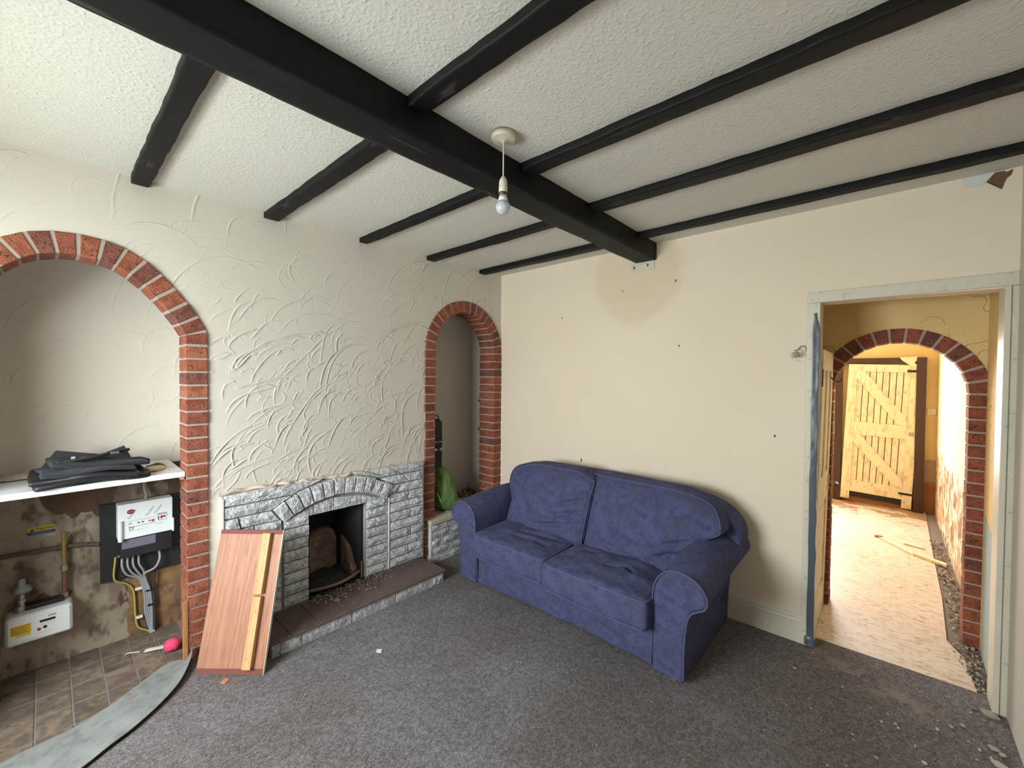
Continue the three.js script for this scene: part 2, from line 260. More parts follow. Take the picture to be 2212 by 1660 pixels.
const tHallEnd = tex(512, 512, (u, v, i, j) => { const x = u * 2.2, y = v * 2.4; let c = mix3([0.93, 0.83, 0.60], [0.89, 0.77, 0.53], fbm(x * 4, y * 4, 151, 4)); const e = 0.08 * (fbm(x * 9, y * 6, 152, 4) - 0.5); if (y < 0.60 + e) c = mix3([0.80, 0.72, 0.60], [0.66, 0.56, 0.44], fbm(x * 9, y * 9, 153, 4)); if (y < 0.36 + e) c = mix3([0.60, 0.42, 0.28], [0.72, 0.52, 0.36], fbm(x * 12, y * 12, 154, 4)); return mul3(c, 0.96 + 0.06 * hash(i, j, 155)); }, [2.2, 2.4, 1.2, 0], false);
const tOchre = tex(512, 512, (u, v, i, j) => { let c = mix3([0.925, 0.82, 0.60], [0.87, 0.745, 0.505], fbm(u * 7, v * 7, 161, 4, 7)); const k = Math.abs(fbm(u * 6, v * 6, 162, 3, 6) - 0.5); if (k < 0.006 && fbm(u * 5, v * 5, 163, 2, 5) > 0.5) c = mul3(c, 0.62); return mul3(c, 0.96 + 0.07 * hash(i, j, 164)); }, [1.0, 1.0]);
const tDoorPaint = tex(512, 512, (u, v, i, j) => { let c = mix3([0.95, 0.905, 0.78], [0.92, 0.865, 0.72], fbm(u * 6, v * 6, 171, 4, 6)); c = mix3(c, [0.76, 0.70, 0.58], 0.6 * smooth(0.5, 0.75, fbm(u * 18, v * 8, 172, 5, 18))); if (noise(u * 90, v * 40, 173, 90) > 0.93) c = mix3(c, [0.5, 0.42, 0.32], 0.5); return mul3(c, 0.97 + 0.05 * hash(i, j, 174)); }, [0.6, 0.6]);
const tTrim = tex(512, 512, (u, v, i, j) => { let c = mix3([0.86, 0.835, 0.765], [0.83, 0.80, 0.725], fbm(u * 5, v * 5, 176, 4, 5)); c = mix3(c, [0.62, 0.58, 0.52], 0.35 * smooth(0.66, 0.82, fbm(u * 34, v * 34, 177, 5, 34))); return mul3(c, 0.97 + 0.05 * hash(i, j, 178)); }, [0.7, 0.7]);
const tSlab = tex(512, 512, (u, v, i, j) => { let c = mix3([0.43, 0.345, 0.325], [0.34, 0.29, 0.28], fbm(u * 7, v * 7, 181, 4, 7)); c = mix3(c, [0.45, 0.40, 0.38], 0.5 * smooth(0.5, 0.75, fbm(u * 16, v * 16, 182, 5, 16))); return mul3(c, 0.94 + 0.1 * hash(i, j, 183)); }, [0.5, 0.5]);
const tSoot = tex(256, 256, (u, v, i, j) => { const c = mix3([0.15, 0.155, 0.17], [0.075, 0.075, 0.08], fbm(u * 7, v * 7, 185, 4, 7)); return mul3(c, 0.9 + 0.2 * hash(i, j, 186)); }, [0.4, 0.4]);
const rCloth = relief(256, 256, (u, v, i, j) => 0.5 * hash(i, j, 191) + 0.5 * fbm(u * 12, v * 12, 192, 3, 12), [0.2, 0.2]);

const M = {
  plasterA: std({ color: lin(0.65, 0.605, 0.525), roughness: 0.82, bumpMap: rPlaster, bumpScale: 0.0085 }),
  plaster: std({ color: lin(0.57, 0.53, 0.46), roughness: 0.85, bumpMap: rPlasterFine, bumpScale: 0.003 }),
  ceiling: std({ color: lin(0.64, 0.615, 0.55), roughness: 0.88, bumpMap: rArtex, bumpScale: 0.0014 }),
  wallB: std({ map: tWallBack, color: lin(1.06, 0.965, 0.92), roughness: 0.78, bumpMap: rPlasterFine, bumpScale: 0.0006 }),
  carpet: std({ map: tCarpet, roughness: 1, specularIntensity: 0.15, bumpMap: rCarpet, bumpScale: 0.004 }),
  concrete: std({ color: lin(0.2, 0.18, 0.16), roughness: 0.95 }),
  mortar: std({ color: lin(0.40, 0.335, 0.285), roughness: 0.95, bumpMap: rPlasterFine, bumpScale: 0.003 }),
  stoneMortar: std({ color: lin(0.33, 0.32, 0.305), roughness: 0.95, bumpMap: rPlasterFine, bumpScale: 0.004 }),
  white: std({ color: lin(0.74, 0.74, 0.72), roughness: 0.6 }),
  beam: std({ map: tBeam, roughness: 0.6, specularIntensity: 0.5, bumpMap: rBeam, bumpScale: 0.0015 }),
  sofa: std({ map: tSofa, roughness: 0.95, specularIntensity: 0.25, bumpMap: rSofa, bumpScale: 0.0006, sheen: 0.2, sheenColor: lin(0.35, 0.36, 0.45), sheenRoughness: 0.6 }),
  piping: std({ color: lin(0.085, 0.088, 0.175), roughness: 0.9, sheen: 0.3, sheenColor: lin(0.4, 0.4, 0.55) }),
  veneer: std({ map: tVeneer, roughness: 0.55 }), pine: std({ map: tPine, roughness: 0.65 }), rawVeneer: std({ color: lin(0.19, 0.06, 0.045), roughness: 0.8 }),
  alcove: std({ map: tAlcove, roughness: 0.92, bumpMap: rPlasterFine, bumpScale: 0.004 }),
  tile: [0.9, 1, 1.12].map((k) => std({ map: tTile, color: lin(k * 0.9, k * 0.9, k * 0.88), roughness: 0.75, bumpMap: rPlasterFine, bumpScale: 0.002 })),
  sheet: std({ map: tSheet, roughness: 0.6, bumpMap: rPlasterFine, bumpScale: 0.001 }),
  hallFloor: std({ map: tHallFloor, roughness: 0.5 }), hallWall: std({ map: tHallWall, roughness: 0.85, bumpMap: rPlasterFine, bumpScale: 0.006 }), hallEnd: std({ map: tHallEnd, roughness: 0.85, bumpMap: rPlasterFine, bumpScale: 0.003 }), ochre: std({ map: tOchre, roughness: 0.85, bumpMap: rPlasterFine, bumpScale: 0.003 }),
  doorPaint: std({ map: tDoorPaint, roughness: 0.6 }), darkWood: std({ color: lin(0.052, 0.026, 0.017), roughness: 0.6, bumpMap: rBeam, bumpScale: 0.002 }),
  trim: std({ map: tTrim, roughness: 0.42 }), slab: std({ map: tSlab, roughness: 0.5, bumpMap: rPlasterFine, bumpScale: 0.003 }), soot: std({ map: tSoot, roughness: 0.8, bumpMap: rPlasterFine, bumpScale: 0.004 }),
  glass: new THREE.MeshPhysicalMaterial({ color: 0xffffff, roughness: 0, transmission: 1, thickness: 0, ior: 1.5 }),
  black: std({ color: lin(0.012, 0.012, 0.014), roughness: 0.5 }), metal: std({ color: lin(0.42, 0.40, 0.37), roughness: 0.4, metalness: 0.9 }),
};
const brickTint = [[0.315, 0.092, 0.048], [0.29, 0.084, 0.046], [0.33, 0.103, 0.052], [0.27, 0.079, 0.046], [0.21, 0.072, 0.05], [0.30, 0.085, 0.05], [0.37, 0.125, 0.062]].map(([r, g, b]) => std({ map: tBrick, color: lin(r * 1.15, g * 1.15, b * 1.15), roughness: 0.85, bumpMap: rBrick, bumpScale: 0.0026 }));
const stoneTint = [[0.84, 0.845, 0.845], [0.77, 0.775, 0.775], [0.9, 0.9, 0.89]].map((c) => std({ map: tStone, color: lin(...c), roughness: 0.9, bumpMap: rStone, bumpScale: 0.0055 }));
const pick = (a, r) => a[Math.floor(r() * a.length) % a.length];

// ------------------------------------------------------------------ outlines of the brick arches
// left alcove arch: outer edge as (distance from the middle, height)
const AL = { mid: 2.85, out: [[0.493, 1.70], [0.490, 1.775], [0.457, 1.846], [0.396, 1.938], [0.301, 2.056], [0.211, 2.132], [0.127, 2.172], [0, 2.190]], t: 0.098, depth: 0.15, half: 0.493 };
const alCurve = (() => { const pts = [...AL.out.map(([d, y]) => V(AL.mid - d, y, 0)), ...AL.out.slice(0, -1).reverse().map(([d, y]) => V(AL.mid + d, y, 0))]; return new THREE.CatmullRomCurve3(pts, false, 'centripetal'); })();
const AR = { mid: 0.445, cy: 1.76, r: 0.45, t: 0.102, depth: 0.19 };
const HA = { mid: 2.843, cy: 1.468, r: 0.402, t: 0.088, depth: 0.11, z: -0.63 };
const circ = (o, n = 40) => Array.from({ length: n + 1 }, (_, k) => { const a = Math.PI - k * Math.PI / n; return [o.mid + Math.cos(Math.PI - a) * -o.r, o.cy + Math.sin(a) * o.r]; });

// ------------------------------------------------------------------ the room
const FIRE = { z0: 1.43, z1: 1.83, y1: 0.635, x: 0.06 };
{
  const carpet = [[0, 0], [0, 2.36], [0.02, 2.44], [0.066, 2.447], [0.235, 2.527], [0.328, 2.612], [0.412, 2.713], [0.461, 2.80], [0.50, 2.859], [0.555, 2.99], [0.60, 3.15], [0.62, 3.40], [0.0, 3.42], [0.0, ROOM_Z], [ROOM_X, ROOM_Z], [ROOM_X, 0], [3.2, 0], [3.2, -0.122], [2.8, -0.116], [2.51, -0.112], [2.51, 0]];
  struct('floor', extr(carpet, 0.008, BASIS_F, [0, 0, 0]), M.carpet, 'dark grey brown carpet, worn and strewn with crumbs');
  struct('floor_slab', box(-0.65, 3.5, -0.12, -0.008, -4.2, 4.8), M.concrete, 'bare floor under the carpet and the tiles');
  const hf = struct('floor_hall', uvBox(extr([[1.15, -4.0], [1.15, -0.74], [2.42, -0.74], [2.42, -0.113], [3.165, -0.122], [3.15, -0.45], [3.095, -0.62], [3.12, -1.3], [3.13, -2.2], [3.16, -4.0]], 0.006, BASIS_F, [0, -0.001, 0])), M.hallFloor, 'pale marbled lino floor beyond the doorway, scuffed');
  // tiles of the alcove floor, each a piece
  const ft = structGroup('floor_tiles', 'dirty terracotta tiles on the floor of the left alcove');
  part('bedding', box(-0.5, 0.62, -0.02, -0.006, 2.36, 3.42), M.concrete, ft);
  const r = rng(5), xs = [-0.5, -0.33, -0.163, 0.0, 0.165, 0.33, 0.48], zs = [2.42, 2.535, 2.652, 2.768, 2.884, 3.0, 3.116, 3.232, 3.348];
  for (let i = 0; i < xs.length - 1; i++) for (let j = 0; j < zs.length - 1; j++) {
    const x0 = xs[i] + 0.004, x1 = xs[i + 1] - 0.004, z0 = zs[j] + 0.003, z1 = zs[j + 1] - 0.003, h = -0.002 - r() * 0.003;
    part('tile', slab([[x0, z0], [x1, z0], [x1, z1], [x0, z1]], -0.02, h, 0.002, (a, b, w) => [a, w, b], r() * 2, r() * 2), pick(M.tile, r), ft);
  }
  // ceiling, with textured coating
  struct('ceiling', uvBox(new THREE.BoxGeometry(3.7, 0.1, 5.0).translate(1.55, CEIL + 0.05, 2.25)), M.ceiling, 'cream stippled ceiling between black beams');
  // fireplace wall: arched openings and the fire opening
  const al = [[AL.mid - AL.half, -0.01], ...alCurve.getPoints(60).map((p) => [p.x, p.y]), [AL.mid + AL.half, -0.01]];
  const ar = [[AR.mid - AR.r, -0.01], ...circ(AR), [AR.mid + AR.r, -0.01]];
  const wallA = extr([[-0.12, -0.02], ...ar, ...al, [ROOM_Z + 0.15, -0.02], [ROOM_Z + 0.15, CEIL + 0.02], [-0.12, CEIL + 0.02]], 0.15, BASIS_A, [0, 0, 0], [[[FIRE.z0, 0.02], [FIRE.z1, 0.02], [FIRE.z1, FIRE.y1], [FIRE.z0, FIRE.y1]]]);
  struct('wall_left', wallA, M.plasterA, 'cream chimney wall trowelled with swirling plaster ridges');
  // alcoves behind it
  struct('wall_alcove_upper', uvBox(box(-0.60, -0.49, 1.0, CEIL, 2.30, 3.50)), M.plasterA, 'cream plaster at the back of the left alcove above the shelf');
  struct('wall_alcove_lower', uvBox(box(-0.60, -0.485, -0.02, 1.0, 2.30, 3.50)), M.alcove, 'stained stripped plaster at the back of the left alcove below the shelf');
  struct('wall_alcove_cheek', uvBox(box(-0.60, -0.15, -0.02, CEIL, 2.26, 2.36)), M.plaster, 'side of the chimney breast inside the left alcove');
  struct('wall_alcove_end', uvBox(box(-0.60, -0.15, -0.02, CEIL, 3.36, 3.50)), M.plaster, 'end wall of the left alcove');
  struct('wall_niche_back', uvBox(box(-0.50, -0.40, -0.02, CEIL, -0.12, 0.96)), M.plaster, 'plain plaster at the back of the right arched niche');
  struct('wall_niche_cheek', uvBox(box(-0.50, -0.15, -0.02, CEIL, 0.90, 0.98)), M.plaster, 'side of the chimney breast inside the right niche');
  // wall with the doorway
  const door = [[2.50, -0.02], [2.50, 1.99], [3.20, 1.975], [3.20, -0.02]];
  struct('wall_back', extr([[-0.5, -0.02], ...door, [ROOM_X + 0.15, -0.02], [ROOM_X + 0.15, CEIL + 0.02], [-0.5, CEIL + 0.02]], 0.12, null, [0, 0, -0.12]), M.wallB, 'smooth cream wall behind the sofa with a brown damp stain');
  struct('wall_right', uvBox(box(ROOM_X, ROOM_X + 0.12, -0.02, CEIL, -0.12, ROOM_Z + 0.15)), M.plaster, 'pale wall at the right edge beside the doorway');
  const wall = [[-0.1, -0.02], [ROOM_X + 0.12, -0.02], [ROOM_X + 0.12, CEIL], [-0.1, CEIL]];
  struct('wall_front', extr(wall, 0.4, null, [0, 0, ROOM_Z], [[[WIN.x0, WIN.y0], [WIN.x1, WIN.y0], [WIN.x1, WIN.y1], [WIN.x0, WIN.y1]]]), M.plaster, 'wall with the window, behind the camera');
  // hall and the room beyond
  struct('wall_hall_left', uvBox(box(2.30, 2.42, -0.02, HALL_CEIL, HA.z, -0.12)), M.ochre, 'ochre wall behind the open door');
  struct('wall_hall_right', uvBox(box(3.225, 3.40, -0.02, HALL_CEIL, HA.z - 0.01, -0.12)), M.ochre, 'roughcast cream wall just inside the doorway');
  const ha = [[HA.mid - HA.r, -0.01], ...circ(HA), [HA.mid + HA.r, -0.01]];
  struct('wall_hall_arch', extr([[1.05, -0.02], ...ha, [3.40, -0.02], [3.40, HALL_CEIL], [1.05, HALL_CEIL]], HA.depth, null, [0, 0, HA.z - HA.depth]), M.ochre, 'ochre wall around the brick arch beyond the doorway');
  struct('wall_kitchen_right', uvBox(box(3.235, 3.36, -0.02, HALL_CEIL, -4.1, HA.z - HA.depth)), M.hallWall, 'bright passage wall with blown plaster near the floor');
  struct('wall_kitchen_left', uvBox(box(1.05, 1.17, -0.02, HALL_CEIL, -4.1, HA.z - HA.depth)), M.ochre, 'far side wall of the room beyond the arch');
  struct('wall_kitchen_end', uvBox(extr([[1.05, -0.02], [3.36, -0.02], [3.36, HALL_CEIL], [1.05, HALL_CEIL]], 0.12, null, [0, 0, -4.02], [[[KIT.x0, KIT.y0], [KIT.x1, KIT.y0], [KIT.x1, KIT.y1], [KIT.x0, KIT.y1]]])), M.hallEnd, 'cream end wall around the plank door, stripped near the floor');
  struct('ceiling_hall', uvBox(box(1.05, 3.40, HALL_CEIL, HALL_CEIL + 0.1, -4.1, -0.12)), M.plaster, 'ceiling of the hall');
  // windows (out of view, they let the daylight in)
  const win = (name, o, z, dir, label) => {
    const g = structGroup(name, label), w = 0.045;
    for (const [x0, x1, y0, y1] of [[o.x0, o.x1, o.y0, o.y0 + w], [o.x0, o.x1, o.y1 - w, o.y1], [o.x0, o.x0 + w, o.y0 + w, o.y1 - w], [o.x1 - w, o.x1, o.y0 + w, o.y1 - w], [(o.x0 + o.x1) / 2 - 0.02, (o.x0 + o.x1) / 2 + 0.02, o.y0 + w, o.y1 - w]]) part('window_frame', box(x0, x1, y0, y1, z - 0.02, z + 0.02, 0.004), M.white, g);
    for (const s of [0, 1]) part('pane', box(lerp(o.x0, o.x1, s * 0.5) + 0.03, lerp(o.x0, o.x1, s * 0.5 + 0.5) - 0.03, o.y0 + w, o.y1 - w, z - 0.002, z + 0.002), M.glass, g);
    part('window_sill', box(o.x0 - 0.04, o.x1 + 0.04, o.y0 - 0.03, o.y0 + 0.002, Math.min(z, z + dir * (dir < 0 ? 0.38 : 0.17)), Math.max(z, z + dir * (dir < 0 ? 0.38 : 0.17)), 0.005), M.white, g);
  };
  win('window_1', WIN, ROOM_Z + 0.34, -1, 'white framed window behind the camera');
  win('window_2', KIT, -4.0, 1, 'white framed window of the room beyond the arch');
}

// ------------------------------------------------------------------ brick arches
function brickArch(root, o, curve, len, to3, w0, w1, seed, pitch, y0, tints, zl, zr) {
  const r = rng(seed), J = 0.011;
  const block = (poly) => part('brick', slab(poly, w0, w1 + (r() - 0.5) * 0.004, 0.003, to3, r() * 3, r() * 3), tints[Math.floor(r() * tints.length)], root);
  const n = Math.round(len / pitch);
  for (let k = 0; k < n; k++) {                                // voussoirs
    const a = curve((k * len / n + J * 0.75) / len), b = curve(((k + 1) * len / n - J * 0.75) / len), ti = o.t * (0.97 + 0.05 * r());
    const f = 0.32 * J;                                        // joints narrow towards the opening
    const mx = [b.n[1], -b.n[0]];
    block([a.p, b.p, [b.p[0] + b.n[0] * ti, b.p[1] + b.n[1] * ti], [a.p[0] + a.n[0] * ti, a.p[1] + a.n[1] * ti]]);
  }
  const H = o.spring - y0, m = Math.round(H / 0.0725);
  for (const [e0, e1] of [[zl, zl + o.t], [zr - o.t, zr]]) for (let k = 0; k < m; k++) {    // piers
    const b0 = y0 + k * H / m + J / 2, b1 = y0 + (k + 1) * H / m - J / 2, j0 = (r() - 0.5) * 0.003;
    block([[e0 + j0, b0], [e1 + j0, b0], [e1 + j0, b1], [e0 + j0, b1]]);
  }
}
function ringMortar(outer, inner, w0, w1, basis, at) { return uvBox(extr([...outer, ...inner.slice().reverse()], w1 - w0, basis, at)); }
function curveOf(fn) { return (t) => { const p = fn(t), q = fn(Math.min(1, t + 0.002)), s = fn(Math.max(0, t - 0.002)), d = [q[0] - s[0], q[1] - s[1]], l = Math.hypot(...d); return { p, n: [d[1] / l, -d[0] / l] }; }; }
{
  // left alcove
  let root = thing('brick_arch', 'large red brick arch framing the alcove with the meters, fully to the left', 'brick arch', [0, 0, 0]);
  alCurve.arcLengthDivisions = 400; const L = alCurve.getLength(), c1 = curveOf((t) => { const p = alCurve.getPointAt(t); return [p.x, p.y]; });
  AL.spring = 1.70;
  brickArch(root, AL, c1, L, toA, -0.15, 0.012, 11, 0.083, -0.02, brickTint, AL.mid - AL.half, AL.mid + AL.half);
  const prof = (k, o, c, spring, y0, zl, zr) => [[zl + k, y0], ...Array.from({ length: 61 }, (_, i) => { const q = c(i / 60); return [q.p[0] + q.n[0] * k, q.p[1] + q.n[1] * k]; }), [zr - k, y0]];
  part('mortar', ringMortar(prof(0.001, AL, c1, AL.spring, -0.02, AL.mid - AL.half, AL.mid + AL.half), prof(AL.t - 0.004, AL, c1, AL.spring, -0.02, AL.mid - AL.half, AL.mid + AL.half), 0, 0.153, BASIS_A, [0.007, 0, 0]), M.mortar, root);
  // right niche
  root = thing('brick_arch', 'tall narrow red brick arch around the niche in the corner behind the sofa', 'brick arch', [0, 0, 0]);
  AR.spring = AR.cy; const c2 = curveOf((t) => [AR.mid - Math.cos(Math.PI * t) * AR.r, AR.cy + Math.sin(Math.PI * t) * AR.r]);
  brickArch(root, AR, c2, Math.PI * AR.r, toA, -0.19, 0.012, 12, 0.083, 0.0, brickTint.filter((_, i) => i !== 6), AR.mid - AR.r, AR.mid + AR.r);
  part('mortar', ringMortar(prof(0.001, AR, c2, AR.cy, 0, AR.mid - AR.r, AR.mid + AR.r), prof(AR.t - 0.004, AR, c2, AR.cy, 0, AR.mid - AR.r, AR.mid + AR.r), 0, 0.193, BASIS_A, [0.007, 0, 0]), M.mortar, root);
  // hall
  root = thing('brick_arch', 'dark brick arch across the passage seen through the doorway', 'brick arch', [0, 0, 0]);
  HA.spring = HA.cy; const c3 = curveOf((t) => [HA.mid - Math.cos(Math.PI * t) * HA.r, HA.cy + Math.sin(Math.PI * t) * HA.r]);
  brickArch(root, HA, c3, Math.PI * HA.r, (a, b, w) => [a, b, HA.z + w], -0.11, 0.012, 13, 0.083, 0.0, brickTint.filter((_, i) => i !== 6 && i !== 2), HA.mid - HA.r, HA.mid + HA.r);
  part('mortar', ringMortar(prof(0.001, HA, c3, HA.cy, 0, HA.mid - HA.r, HA.mid + HA.r), prof(HA.t - 0.004, HA, c3, HA.cy, 0, HA.mid - HA.r, HA.mid + HA.r), 0, 0.113, null, [0, 0, HA.z - 0.107]), M.mortar, root);
}

// ------------------------------------------------------------------ beams
function timber(x0, x1, y0, y1, z0, z1, axis, seed, nl = 90) {
  const w = x1 - x0, h = y1 - y0, d = z1 - z0, s = seed * 13.7;
  const g = softBox(w, h, d, axis === 'x' ? nl : 6, 4, axis === 'z' ? nl : 6, 0.005, (v) => {
    const t = axis === 'x' ? v.x : v.z, k = 0.003;
    v.y += v.y < 0 ? k * (noise(t * 5 + s, 1.3, seed) - 0.5) * 2 : 0;
    const e = k * 2 * (noise(t * 4 + s, 7.7, seed + 3) - 0.5) + k * 1.6 * (noise(t * 17 + s, 3.1, seed + 4) - 0.5);
    if (axis === 'x') v.z += e * Math.sign(v.z); else v.x += e * Math.sign(v.x);
  });
  g.translate((x0 + x1) / 2, (y0 + y1) / 2, (z0 + z1) / 2);
  return uvBox(g, 0, 0, axis === 'x');
}
{
  single('ceiling_beam', timber(1.388, 1.545, 2.398, CEIL + 0.004, 0.0, ROOM_Z, 'z', 3, 120), M.beam, 'thick black main beam crossing the ceiling from the window to the back wall', 'beam');
  const nth = ['first', 'second', 'third', 'fourth', 'fifth'], left = [[0.298, 0.08], [0.88, 0.072], [1.465, 0.06], [2.072, 0.078], [2.67, 0.074]], right = [[0.305, 0.07], [0.922, 0.092], [1.502, 0.083], [2.11, 0.078]];
  left.forEach(([z, w], i) => single('ceiling_joist', timber(0.0, 1.39, 2.486, CEIL + 0.004, z - w, z, 'x', 20 + i), M.beam, `black ceiling joist on the fireplace side of the main beam, ${nth[i]} from the sofa wall`, 'joist', 'joists on the fireplace side'));
  right.forEach(([z, w], i) => single('ceiling_joist', timber(1.543, ROOM_X, 2.486, CEIL + 0.004, z - w, z, 'x', 30 + i), M.beam, `black ceiling joist on the doorway side of the main beam, ${nth[i]} from the sofa wall`, 'joist', 'joists on the doorway side'));
}
// ------------------------------------------------------------------ fireplace
{
  const r = rng(31), root = thing('fireplace_surround', 'low grey split-stone fireplace surround with an arch of small blocks', 'fireplace', [0, 0, 0]);
  const X0 = 0.0, XB = 0.034, XF = 0.062, ZL = 2.295, ZR = 0.945, TOP = 0.865, BASE = 0.0;
  const arcZ = 1.636, arcY = 0.113, RI = 0.632, RO = 0.737;
  part('mortar_backing', uvBox(extr([[ZR, BASE], [FIRE.z0, BASE], [FIRE.z0, FIRE.y1], [FIRE.z1, FIRE.y1], [FIRE.z1, BASE], [ZL, BASE], [ZL, TOP - 0.01], [ZR, TOP - 0.025]], XB, BASIS_A, [XB, 0, 0])), M.stoneMortar, root);
  const stone = (q, amp = 0.011, out = 0) => { const w = Math.abs(q[1][0] - q[0][0]); part('stone', rock(q, 0.012, XF + out + (r() - 0.5) * 0.008, r, toA, w > 0.1 ? 5 : w > 0.06 ? 4 : 3, 2, amp), pick(stoneTint, r), root); };
  const rows = 11, rh = (TOP - 0.098) / rows, J = 0.009;
  const arcAt = (y, R) => { const d = y - arcY; return d < R ? Math.sqrt(R * R - d * d) : 0; };
  const run = (a0, a1, b0, b1, y0, y1, lens) => {              // one course of stones; a = end at y0, b = end at y1
    let z = a0; const total = a1 - a0; let k = 0;
    while (z < a1 - 0.012) {
      let w = lens[k++ % lens.length] * (0.85 + 0.3 * r()); let e = z + w; if (a1 - e < 0.055) e = a1;
      const f0 = (z - a0) / total, f1 = (e - a0) / total; const L = J / 2;
      stone([[lerp(a0, a1, f0) + L, y0 + L], [lerp(a0, a1, f1) - L, y0 + L], [lerp(b0, b1, f1) - L, y1 - L], [lerp(b0, b1, f0) + L, y1 - L]]);
      z = e;
    }
  };
  for (let k = 0; k < rows; k++) {
    const y0 = 0.098 + k * rh, y1 = y0 + rh, low = y0 < 0.60, dw = (k % 2) * 0.06;
    if (low) {
      run(ZR, 1.245, ZR, 1.245, y0, y1, k % 2 ? [0.13, 0.17] : [0.31]);                  // right outer column
      run(1.262, FIRE.z0, 1.262, FIRE.z0, y0, y1, [0.2]);                                // right jamb
      run(FIRE.z1, 1.985, FIRE.z1, 1.985, y0, y1, [0.2]);                                // left jamb
      run(1.995, ZL, 1.995, ZL, y0, y1, k % 2 ? [0.14, 0.19] : [0.2, 0.12]);             // left outer column
    } else {
      const edge = (y) => y < 0.735 ? 0.36 + Math.max(0, y - 0.638) * 0.61 : arcAt(Math.min(y, arcY + RO), RO + 0.008), s0 = edge(y0), s1 = edge(y1);
      if (s0 > 0.05) { run(ZR, arcZ - s0, ZR, arcZ - Math.max(s1, 0.04), y0, y1, k % 2 ? [0.16, 0.2] : [0.24, 0.14]); run(arcZ + s0, ZL, arcZ + Math.max(s1, 0.04), ZL, y0, y1, k % 2 ? [0.3, 0.2] : [0.2, 0.26]); }
    }
  }
  const half = Math.asin(0.352 / RI), nv = 11;                  // arch of small blocks, standing proud
  for (let k = 0; k < nv; k++) {
    const a0 = lerp(-half, half, k / nv) + 0.007, a1 = lerp(-half, half, (k + 1) / nv) - 0.007, ro = RO + (r() - 0.5) * 0.012;
    const P = (a, R) => [arcZ + Math.sin(a) * R, arcY + Math.cos(a) * R];
    stone([P(a0, RI), P(a1, RI), P(a1, ro), P(a0, ro)], 0.01, 0.016);
  }
  for (const [z0, z1] of [[1.335, 1.47], [1.476, 1.665], [1.671, 1.80], [1.806, 1.93]]) {   // tympanum stones over the opening
    const y = (z) => arcY + Math.sqrt((RI - 0.022) ** 2 - (z - arcZ) ** 2);
    stone([[z0, FIRE.y1 + 0.004], [z1, FIRE.y1 + 0.004], [z1, Math.max(FIRE.y1 + 0.018, y(z1))], [z0, Math.max(FIRE.y1 + 0.018, y(z0))]], 0.008, -0.004);
  }
  part('white_joint', box(XB, 0.058, 0.1, 0.64, 1.247, 1.26, 0.003), M.white, root, 'thick white painted joint beside the right jamb');
  part('end_face', box(0.0, 0.056, 0.0, TOP - 0.02, ZL, ZL + 0.006), M.plaster, root, 'whitewashed left end');
  const lip = []; for (let k = 0; k <= 46; k++) { const z = lerp(0.92, 2.31, k / 46); lip.push([0.012 + 0.03 * noise(k * 0.7, 2, 5), lerp(0.842, 0.872, k / 46) + 0.018 * (noise(k * 0.9, 5, 6) - 0.4), z]); }
  part('broken_plaster_edge', tube(lip, 0.011, 140, 7), std({ color: lin(0.62, 0.50, 0.43), roughness: 0.95, bumpMap: rPlasterFine, bumpScale: 0.01 }), root, 'crumbling pinkish plaster edge along the top');

  // firebox inside the opening
  const fb = thing('firebox', 'sooty firebox with a pale fireclay back inside the stone surround', 'firebox', [0, 0, 0]);
  const clay = std({ map: tTile, color: lin(1.5, 1.35, 1.3), roughness: 0.95, bumpMap: rPlasterFine, bumpScale: 0.008 });
  const panel = (a, b, c, d, t) => { const n = V().crossVectors(V(...b).sub(V(...a)), V(...d).sub(V(...a))).normalize().multiplyScalar(t); const p = [a, b, c, d].map((q) => V(...q)); const pos = []; [...p, ...p.map((q) => q.clone().add(n))].forEach((q) => pos.push(q.x, q.y, q.z)); return flat(raw(pos, [0, 2, 1, 0, 3, 2, 4, 5, 6, 4, 6, 7, 0, 1, 5, 0, 5, 4, 1, 2, 6, 1, 6, 5, 2, 3, 7, 2, 7, 6, 3, 0, 4, 3, 4, 7])); };
  const bx = -0.34, z0 = FIRE.z0, z1 = FIRE.z1, iz0 = 1.50, iz1 = 1.76;
  part('side_panel', panel([0.0, 0.0, z0], [bx, 0.0, iz0], [bx, 0.7, iz0], [0.0, 0.7, z0], -0.02), M.soot, fb);
  part('side_panel', panel([0.0, 0.0, z1], [bx, 0.0, iz1], [bx, 0.7, iz1], [0.0, 0.7, z1], 0.02), M.soot, fb);
  part('back_panel', panel([bx, 0.0, iz0 - 0.02], [bx, 0.0, iz1 + 0.02], [bx, 0.75, iz1 + 0.02], [bx, 0.75, iz0 - 0.02], -0.02), M.soot, fb);
  part('throat', box(bx - 0.02, 0.0, 0.7, 0.74, z0 - 0.02, z1 + 0.02), M.soot, fb);
  part('hearth_base', box(bx - 0.02, 0.03, 0.0, 0.092, z0 - 0.015, z1 + 0.015), M.soot, fb);
  const back = new THREE.Shape(); back.moveTo(iz0 + 0.005, 0.09); back.lineTo(iz0 + 0.005, 0.30); back.bezierCurveTo(iz0 + 0.01, 0.42, iz0 + 0.07, 0.43, 1.63, 0.42); back.bezierCurveTo(iz1 - 0.06, 0.41, iz1 - 0.01, 0.36, iz1 - 0.005, 0.27); back.lineTo(iz1 - 0.005, 0.09);
  part('fireback', uvBox(extr(back, 0.05, BASIS_A, [bx + 0.08, 0, 0], [], 0.008)), clay, fb, 'pale pinkish fireclay back with an arched top');
  const cheek = [[-0.20, 0.09], [-0.04, 0.09], [-0.03, 0.15], [-0.07, 0.20], [-0.10, 0.29], [-0.15, 0.33], [-0.20, 0.36]];
